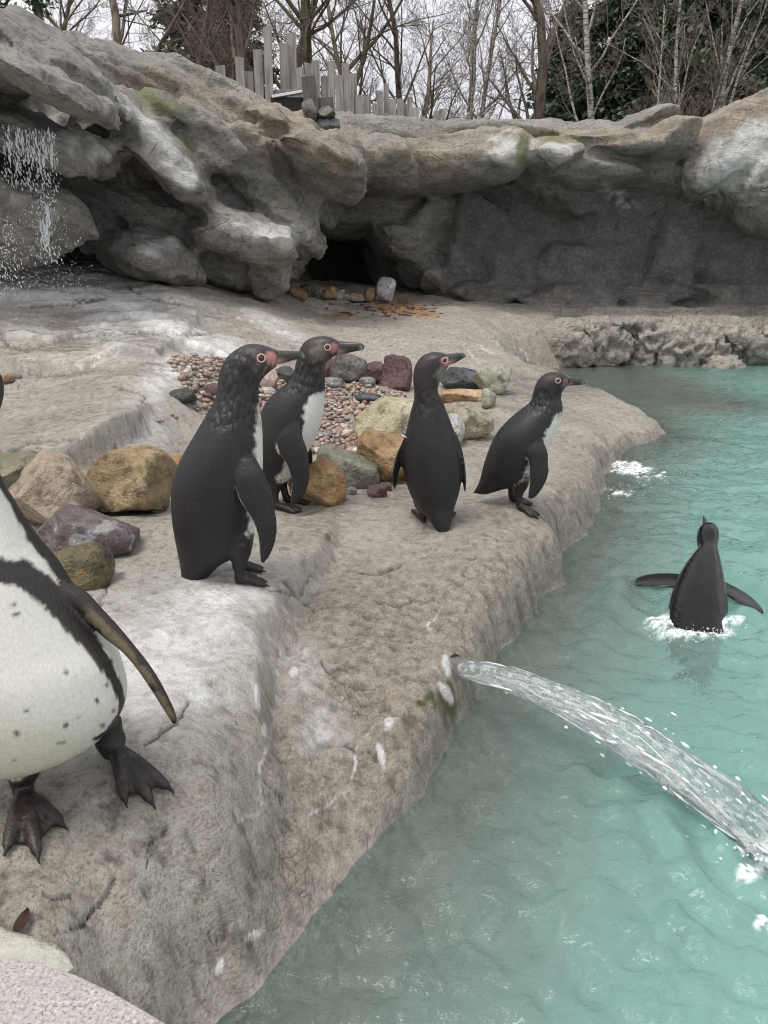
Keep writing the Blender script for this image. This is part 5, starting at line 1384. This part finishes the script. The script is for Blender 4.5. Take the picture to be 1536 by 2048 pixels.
def conifer(seed, H, R, n=150, leaf=.11):
    rr = np.random.RandomState(seed); P0, P1, ra, rb = [], [], [], []; LV = []; 
    for i in range(n):
        f = (i + rr.rand()) / n; z = .1 + f * (H - .15); L = R * (1 - f) ** .75 * rr.uniform(.6, 1.12) + .12; a = rr.uniform(0, 6.283)
        d = np.array([math.cos(a), math.sin(a), 0.]); pts = [np.array([0, 0, z]) + d * L * u + np.array([0, 0, .28 * L * u - .55 * L * u * u]) for u in np.linspace(0, 1, 6)]
        for j in range(5): P0.append(pts[j]); P1.append(pts[j + 1]); ra.append(.018 * (1 - j / 6)); rb.append(.018 * (1 - (j + 1) / 6))
        m = int(60 + 105 * L); u = rr.uniform(.12, 1.0, m) ** .8
        c = np.array([0, 0, z]) + d * (L * u)[:, None] + np.stack([u * 0, u * 0, .28 * L * u - .55 * L * u * u], 1) + rr.normal(0, .075 + .05 * L, (m, 3)) * np.array([1, 1, .55])
        dr = d + rr.normal(0, .55, (m, 3)); dr[:, 2] -= .35; dr /= np.linalg.norm(dr, axis=1)[:, None]
        sd_ = np.cross(dr, rr.normal(0, 1, (m, 3))); sd_ /= np.linalg.norm(sd_, axis=1)[:, None] + 1e-9
        ln = leaf * rr.uniform(.7, 1.7, m)[:, None]; wd = ln * .30
        LV.append(np.stack([c - sd_ * wd * .4, c + dr * ln * .5 - sd_ * wd, c + dr * ln, c + dr * ln * .5 + sd_ * wd], 1))
    Lv = np.concatenate(LV).reshape(-1, 3); q = np.arange(len(Lv)).reshape(-1, 4)
    tr = tube([(0, 0, -.5), (0, 0, H * .5), (0, 0, H)], [.13 * H / 6, .07 * H / 6, .01], 8)
    pv, pf = prisms(P0, P1, ra, rb); pf = tris(pf)
    return mesh_np('trunk', *merge([tr, (pv, pf)])), mesh_np('crown', Lv, q, False)
def leaf_mat(name, a, b):
    t = NT(name); n1 = t.noise(1.6, 3, .6); n2 = t.noise(12, 2)
    c = t.mix(t.mr(n1, .35, .65), a, b); c = t.mix(t.mr(n2, .5, .7, 0, .5), c, tuple(x * .5 for x in a))
    return t.set(Base_Color=c, Roughness=.6)
M_fir = leaf_mat('needles_dark', (.042, .070, .034), (.095, .132, .062)); M_pine = leaf_mat('needles_brownish', (.055, .062, .030), (.11, .115, .058)); M_ever = leaf_mat('leaves_evergreen', (.02, .034, .014), (.05, .075, .03))
KINDS = {
 'oak': (bare_tree(11, 8.5, .20, (.02, 0), (18, 8, 7, 4)), M_bark, M_twig),
 'ash': (bare_tree(23, 9.5, .13, (-.03, 0), (21, 7, 7, 4), (.36, .5, .46, .45), .08, (28, 52), .35), M_bark, M_twig),
 'lean': (bare_tree(31, 7.5, .14, (-.30, .05), (13, 9, 7, 4), (.62, .5, .46, .45), .12, (40, 75), .12), M_bark, M_twig),
 'birch': (bare_tree(41, 9.5, .085, (.02, 0), (22, 7, 6, 3), (.27, .5, .5, .45), .12, (30, 55), .3), M_birch, M_btwig),
 'multi': (bare_tree(53, 6.5, .075, (.0, 0), (13, 7, 5, 3), (.40, .5, .46, .45), .12, (22, 45), .35, 3), M_birch, M_btwig),
 'thick': (bare_tree(61, 9.0, .21, (.0, 0), (16, 8, 6, 4), (.55, .5, .46, .42), .12, (40, 70), .2), M_olv, M_twig),
 'shrub': (bare_tree(71, 2.6, .035, (0, 0), (9, 6, 5, 3), (.6, .5, .5, .45), .05, (25, 60), .2, 4), M_rtwig, M_rtwig),
 'fir': (conifer(3, 8.5, 2.1, 180, .125), M_bark, M_fir), 'fir2': (conifer(9, 6.5, 2.1, 160, .125), M_bark, M_fir), 'pine': (conifer(15, 9.5, 2.0, 130, .14), M_olv, M_pine)}
def tree(kind, px, Y, label, rotz=0.0, sc=1.0, group=None, name=None, dz=0.0):
    (tm, cm), mt, mc = KINDS[kind]
    p = dp(px, 235, Y); z = float(np.interp(Y, [12, 90], [3.0, 3.3])) + (1.0 if p.x < -5 else 0) + dz
    r = empty(name or {'birch': 'birch_tree', 'multi': 'birch_tree', 'fir': 'conifer_tree', 'fir2': 'conifer_tree', 'pine': 'conifer_tree', 'shrub': 'bare_shrub'}.get(kind, 'bare_tree'), (p.x, Y, z))
    r.rotation_euler = (0, 0, rotz); r.scale = (sc, sc, sc)
    link('trunk', tm, mt, r); link('crown', cm, mc, r)
    tag(r, label, 'shrub' if kind == 'shrub' else 'tree', group)
TG = 'bare trees behind the cliff'
tree('lean', 285, 19, 'leaning bare tree with wide spreading branches beyond the brown cliff face', .1, 1.0, TG)
tree('lean', 150, 25, 'far leaning bare tree above the topmost grey slabs', 2.2, 1.0, TG)
tree('ash', 60, 27, 'far slender bare tree above the topmost grey slabs', 1.0, 1.0, TG)
tree('pine', 395, 27, 'brownish evergreen behind the end of the palisade fence', .4, 1.0)
tree('pine', 480, 30, 'second brownish evergreen rising behind the tallest fence boards', 2.1, 1.0)
tree('ash', 352, 22, 'slender bare tree in front of the brownish evergreen', 1.3, .95, TG)
tree('oak', 460, 21, 'dark bare tree behind the low end of the fence', 2.6, .95, TG)
tree('oak', 560, 24, 'bare tree directly behind the tallest fence boards', 4.0, 1.05, TG)
tree('thick', 655, 22, 'thick-trunked mossy bare tree behind the middle of the fence', .9, 1.0, TG)
tree('ash', 742, 25, 'bare tree behind the short end of the fence', 3.3, 1.0, TG)
tree('ash', 822, 23, 'slim bare tree beside the gap in the fence', 5.1, .9, TG)
tree('oak', 868, 30, 'far bare tree beyond the last fence boards', 5.6, .95, TG)
tree('birch', 921, 20, 'pale birch trunk next to the last fence boards', .3, .95, 'birches behind the cliff')
tree('birch', 966, 22, 'second slender birch between the pale birch and the forked oak', 2.2, .95, 'birches behind the cliff')
tree('oak', 1062, 21, 'dark forked bare tree behind the middle of the cliff top', 1.9, .95, TG)
tree('ash', 1120, 26, 'thin bare tree beside the dark conifers', .6, .9, TG)
tree('birch', 1186, 17.5, 'sturdy birch standing before the first dark conifer', 4.4, .95, 'birches behind the cliff')
tree('multi', 1395, 16.5, 'many-stemmed white birch in front of the dark conifers', .8, .95, 'birches behind the cliff')
tree('multi', 1340, 17.5, 'thin low birch leaning beside the many-stemmed one', 2.9, .6, 'birches behind the cliff')
for i, (px, Y, k, sc, lab) in enumerate([(1130,27,'fir2',1.0,'low dark conifer beside the forked bare tree'),(1225,22,'fir2',1.0,'dark conifer behind the sturdy birch'),(1300,23,'fir',1.0,'tall dark conifer between the birches'),
        (1375,21,'fir2',1.05,'dense dark conifer behind the many-stemmed birch'),(1450,23,'fir',1.0,'tall dark conifer behind the right cliff crest'),(1530,21,'fir',1.0,'outermost dark conifer above the white-lichened rock'),(1620,22,'fir',1.05,'dark conifer beyond the white-lichened rock')]):
    tree(k, px, Y, lab, i * 1.3, sc, 'dark conifers behind the cliff')
for i, (px, Y, sc) in enumerate([(1290,16.5,.62),(1240,18,.62),(1440,16,.7),(1500,16,.75),(1150,18,.6),(1010,18,.55)]):
    tree('shrub', px, Y, ['reddish twiggy shrub below the dark conifers','low twiggy shrub between the sturdy birch and the thin birch','reddish twiggy shrub beside the many-stemmed birch','outermost reddish twiggy shrub on the cliff crest','small twiggy shrub by the sturdy birch','small twiggy shrub by the forked bare tree'][i], i * 1.1, sc, 'twiggy shrubs on the cliff')
# evergreen boughs hanging over the upper left rocks
rb_ = np.random.RandomState(4); LV = []
br = []
for (ax, ay, bx, by) in [(-60,-30,30,22),(-40,-10,22,30),(40,-40,80,14),(60,-40,98,4),(-60,10,8,18),(70,-30,74,20)]:
    a, b = np.array(dp(ax, ay, 7.6)), np.array(dp(bx, by, 7.6)); br.append((a, b))
    m = 90; u = rb_.uniform(.2, 1, m)[:, None]; c = a + (b - a) * u + rb_.normal(0, .035, (m, 3))
    dr = (b - a) / np.linalg.norm(b - a) + rb_.normal(0, .6, (m, 3)); dr /= np.linalg.norm(dr, axis=1)[:, None]
    s_ = np.cross(dr, rb_.normal(0, 1, (m, 3))); s_ /= np.linalg.norm(s_, axis=1)[:, None]; ln = rb_.uniform(.03, .06, m)[:, None]
    LV.append(np.stack([c, c + dr * ln * .5 - s_ * ln * .28, c + dr * ln, c + dr * ln * .5 + s_ * ln * .28], 1))
Lv = np.concatenate(LV).reshape(-1, 3)
ro = Vector(dp(-150, 60, 7.7)); et = empty('evergreen_tree', (ro.x, 7.7, 2.5)); tag(et, 'evergreen tree with leafy boughs hanging over the topmost grey slabs', 'tree')
off = np.array(et.location)
cm = mesh_np('crown', Lv - off, np.arange(len(Lv)).reshape(-1, 4), False); link('crown', cm, M_ever, et)
hub = np.array(dp(-150, -120, 7.7))
tb = [tube(np.array([[off[0], 7.7, 2.0], hub * .5 + np.array([off[0], 7.7, 2.5]) * .5, hub]), [.10, .08, .06], 7)] + [tube([hub, (hub + a) / 2 + (0, 0, .05), a, b], [.03, .02, .012, .004], 5) for a, b in br]
Vt, Ft = merge(tb); link('trunk', mesh_np('trunk', Vt - off, Ft), M_bark, et)
# ================================================================== FALLING WATER
t = NT('falling_water')
M_drop = t.set(Base_Color=(.93, .96, .97), Roughness=.08, Transmission_Weight=.55, IOR=1.33, Specular_IOR_Level=.6)
t = NT('white_water')
M_white = t.set(Base_Color=(.90, .93, .94), Roughness=.25, Transmission_Weight=.25, IOR=1.33)
dv_, df_ = ico(1)
def drops(lst):
    Vs, Fs, n = [], [], 0
    for c, r, st_, d in lst:
        d = np.array(d, float); d /= np.linalg.norm(d); q = Vector((0, 0, 1)).rotation_difference(Vector(d)).to_matrix()
        w = (dv_ * np.array([r, r, r * st_])) @ np.array(q).T + np.array(c); Vs.append(w); Fs.append(df_ + n); n += len(w)
    return np.concatenate(Vs), np.concatenate(Fs)
rf_ = random.Random(9)
# curtain off the lip, then off the rounded rock, then splashing on the terrace
D_ = []
for i in range(560):
    u = rf_.random(); st_x = rf_.choice([8,18,30,38,44,52,60,68,76,84,92,100,108]) + rf_.gauss(0, 3.5)
    py = 250 + 125 * u + 12 * (st_x / 110); px = st_x + rf_.gauss(0, 2 + 5 * u) + u * 6
    D_.append((dp(px, py, 6.05 + rf_.gauss(0, .04)), rf_.uniform(.0014, .0042) * (1 - .2 * u), rf_.uniform(2, 9), (rf_.gauss(.1, .15), 0, -1)))
for i in range(300):
    u = rf_.random(); px = rf_.gauss(92, 12 + 16 * u); py = 380 + 150 * u
    D_.append((dp(px, py, 6.15 - .25 * u + rf_.gauss(0, .05)), rf_.uniform(.0014, .0044), rf_.uniform(1, 4), (rf_.gauss(0, .4), rf_.gauss(0, .2), -1)))
for i in range(240):
    a = rf_.random(); px = rf_.gauss(8, 16); py = 440 + 150 * a + rf_.gauss(0, 8)
    D_.append((dp(px + a * 12, py, 5.9 + rf_.gauss(0, .05)), rf_.uniform(.0016, .005), rf_.uniform(1, 3.4), (rf_.gauss(0, .5), 0, -1)))
for i in range(330):
    px = rf_.gauss(95, 55); py = 560 + rf_.gauss(0, 22)
    D_.append((dp(px, py, 6.3 + rf_.gauss(0, .15)), rf_.uniform(.0014, .004), rf_.uniform(1, 1.8), (rf_.gauss(0, 1), rf_.gauss(0, .6), 1)))
Vd, Fd = drops(D_)
ST = []
for i in range(34):
    x = rf_.choice([18, 34, 44, 54, 66, 78, 86, 100]) + rf_.gauss(0, 3); y0 = 252 + rf_.random() * 60; L = rf_.uniform(14, 42)
    pth = [dp(x + rf_.gauss(0, 1.2) + 3 * k / 5, y0 + L * k / 5, 6.04) for k in range(6)]; r = rf_.uniform(.003, .0065)
    ST.append(tube(pth, [r * .4, r, r * 1.2, r, r * 1.2, r * .4], 5))
for i in range(10):
    x = rf_.gauss(92, 6); y0 = 400 + rf_.random() * 60; L = rf_.uniform(30, 60)
    pth = [dp(x + rf_.gauss(0, 2) + 2 * k / 5, y0 + L * k / 5, 6.1 - .1 * k / 5) for k in range(6)]; r = rf_.uniform(.004, .008)
    ST.append(tube(pth, [r * .4, r, r * 1.3, r, r * 1.2, r * .4], 5))
tag(link('waterfall', mesh_np('waterfall', *merge([(Vd, Fd)] + ST)), M_drop), 'thin white waterfall splashing in drops down the upper grey rocks', None, None, 'stuff')

# jet from the outlet pipe into the pool
p1_ = np.array(SPL); p1_[2] = -.01
_d = p1_ - np.array(PIPE); _d[2] = 0; p0_ = np.array(PIPE) - _d / np.linalg.norm(_d) * .045 + np.array((0, 0, .006))
def jet_at(s): return np.array([p0_[0] + (p1_[0] - p0_[0]) * s, p0_[1] + (p1_[1] - p0_[1]) * s, p0_[2] + (p1_[2] - p0_[2]) * s + .27 * s * (1 - s)])
ax_ = (p1_ - p0_); ax_[2] = 0; ax_ /= np.linalg.norm(ax_); sd2 = np.array([-ax_[1], ax_[0], 0.])
nj = 120; S_ = np.linspace(0, 1, nj)
Cj = np.array([jet_at(s) for s in S_]); Tj = np.gradient(Cj, axis=0); Tj /= np.linalg.norm(Tj, axis=1)[:, None]; Uj = np.tile(sd2, (nj, 1)); Wj = np.cross(Tj, Uj)
aj = np.interp(S_, [0, .1, .5, 1], [.022, .026, .040, .052]); bj = np.interp(S_, [0, .1, .5, 1], [.022, .023, .029, .034])
Vj, Fj = loft(Cj, Uj, Wj, aj, bj, 30)
Cr = np.repeat(Cj, 30, 0); Sr = np.repeat(S_, 30)
stretch = np.stack([Sr * 5, (Vj - Cr) @ sd2 * 90, (Vj - Cr)[:, 2] * 90], 1)
Vj = Cr + (Vj - Cr) * (1 + (.25 + .75 * Sr[:, None]) * (.55 * fbm(stretch, 1.0, 3)[:, None] + .35 * fbm(stretch, 3.0, 2, off=4)[:, None]))
t = NT('clear_stream'); M_stream = t.set(Base_Color=(.93, .97, .97), Roughness=.05, Transmission_Weight=.92, IOR=1.33, Normal=t.bump(t.noise(70, 3, .6, t.mapv(t.pos(), (1, 1, 1))), .6, .01))
jet = empty('water_jet', PIPE); tag(jet, 'white stream of water arcing from the outlet pipe into the pool', 'water jet')
lo_ = np.array(PIPE)
link('stream', mesh_np('stream', Vj - lo_, Fj), M_stream, jet)
ST = []
for i in range(300):
    s0 = rf_.random() ** .9 * .94 + .03; s1 = min(1.0, s0 + rf_.uniform(.025, .10)); th = rf_.uniform(0, 6.283); rr_ = rf_.uniform(.35, 1.12)
    if i % 2 == 0: th = rf_.gauss(-2.2, .5)            # the heavier underside of the arc
    pth = []; nn_ = 7
    for k in range(nn_):
        s = s0 + (s1 - s0) * k / (nn_ - 1); j = min(nj - 1, int(s * (nj - 1))); wob_ = th + .05 * k * (i % 3 - 1)
        pth.append(jet_at(s) + Uj[j] * aj[j] * rr_ * math.cos(wob_) + Wj[j] * bj[j] * rr_ * math.sin(wob_))
    r = rf_.choice((.0008, .0012, .0016, .0026)) * (.7 + .9 * s0)
    ST.append(tube(pth, [r * (.25 + .95 * math.sin(math.pi * (k + .5) / nn_)) * rf_.uniform(.6, 1.3) for k in range(nn_)], 6))
DJ = []
for i in range(380):
    s = rf_.random() ** .7; j = min(nj - 1, int(s * (nj - 1))); sp_ = .4 + 1.0 * s
    c = jet_at(s) + Uj[j] * rf_.gauss(0, aj[j] * .62 * sp_) + Wj[j] * rf_.gauss(0, bj[j] * .6 * sp_)
    DJ.append((c, rf_.uniform(.0012, .0034), rf_.uniform(1.2, 4.5), Tj[j]))
for i in range(220):
    c = p1_ + np.array([rf_.gauss(0, .05), rf_.gauss(0, .05), abs(rf_.gauss(0, .022)) + .012]); DJ.append((c, rf_.uniform(.0012, .004), rf_.uniform(1, 1.8), (rf_.gauss(0, .6), rf_.gauss(0, .6), 1)))
Vd, Fd = drops(DJ); Vs_, Fs_ = merge([(Vd, Fd)] + ST)
w_ = link('white_strands', mesh_np('white_strands', Vs_ - lo_, Fs_), M_white, jet); w_['kind'] = 'stuff'
# dark outlet pipe in the rock
q0 = p0_ - ax_ * .09; q1 = p0_ + ax_ * .001
ring = []
def pipe_mesh():
    n = 28; V = []; Fc = []
    T = (q1 - q0) / np.linalg.norm(q1 - q0); W = np.array([0, 0, 1.])
    for c, r in ((q0, .029), (q1, .029), (q1, .0245), (q0, .0245)):
        for k in range(n):
            a = 2 * math.pi * k / n; V.append(c + sd2 * math.cos(a) * r + W * math.sin(a) * r)
    for i in range(4):
        for k in range(n):
            a, b = i * n + k, i * n + (k + 1) % n; c, d = ((i + 1) % 4) * n + (k + 1) % n, ((i + 1) % 4) * n + k
            Fc.append((a, b, c, d))
    return mesh_np('outlet_pipe', V, np.array(Fc))
M_pipe = NT('black_plastic').set(Base_Color=(.018, .018, .019), Roughness=.4)
tag(link('outlet_pipe', pipe_mesh(), M_pipe), 'black plastic outlet pipe set into the ledge above the pool', 'pipe')
# splash drops round the swimming bird and along the ledge
DS = []
for i in range(150):
    c = np.array(gp(rf_.gauss(1385, 60), rf_.gauss(1268, 8), .010)) + (0, 0, abs(rf_.gauss(0, .008))); DS.append((c, rf_.uniform(.0007, .0019), rf_.uniform(1, 1.6), (rf_.gauss(0, 1), rf_.gauss(0, 1), 1)))
for i in range(110):
    c = np.array(gp(rf_.gauss(1300, 70), rf_.gauss(965, 22), .010)); DS.append((c, rf_.uniform(.001, .003), 1.2, (rf_.gauss(0, 1), 0, 1)))
tag(link('splash', mesh_np('splash', *drops(DS)), M_white), 'small white splash drops round the swimming penguin', None, None, 'stuff')
# bubbles floating on the pool
bv, bf = ico(2)
for i, (px, py) in enumerate([(1254,1562),(1195,1752),(1271,1792),(1358,1875),(1436,2035),(1184,1722),(1118,1708),(1380,1900),(885,1810),(812,1930),(1216,1580),(1300,1660)]):
    c = gp(px, py, .004); r = rf_.uniform(.002, .0045); h = bv[:, 2] > -.35
    o = link('bubble', mesh_np('bubble', bv * r, bf), M_stream); o.location = c + Vector((0, 0, r * .3)); tag(o, 'small clear bubble floating on the turquoise pool', 'bubble', 'bubbles on the pool')
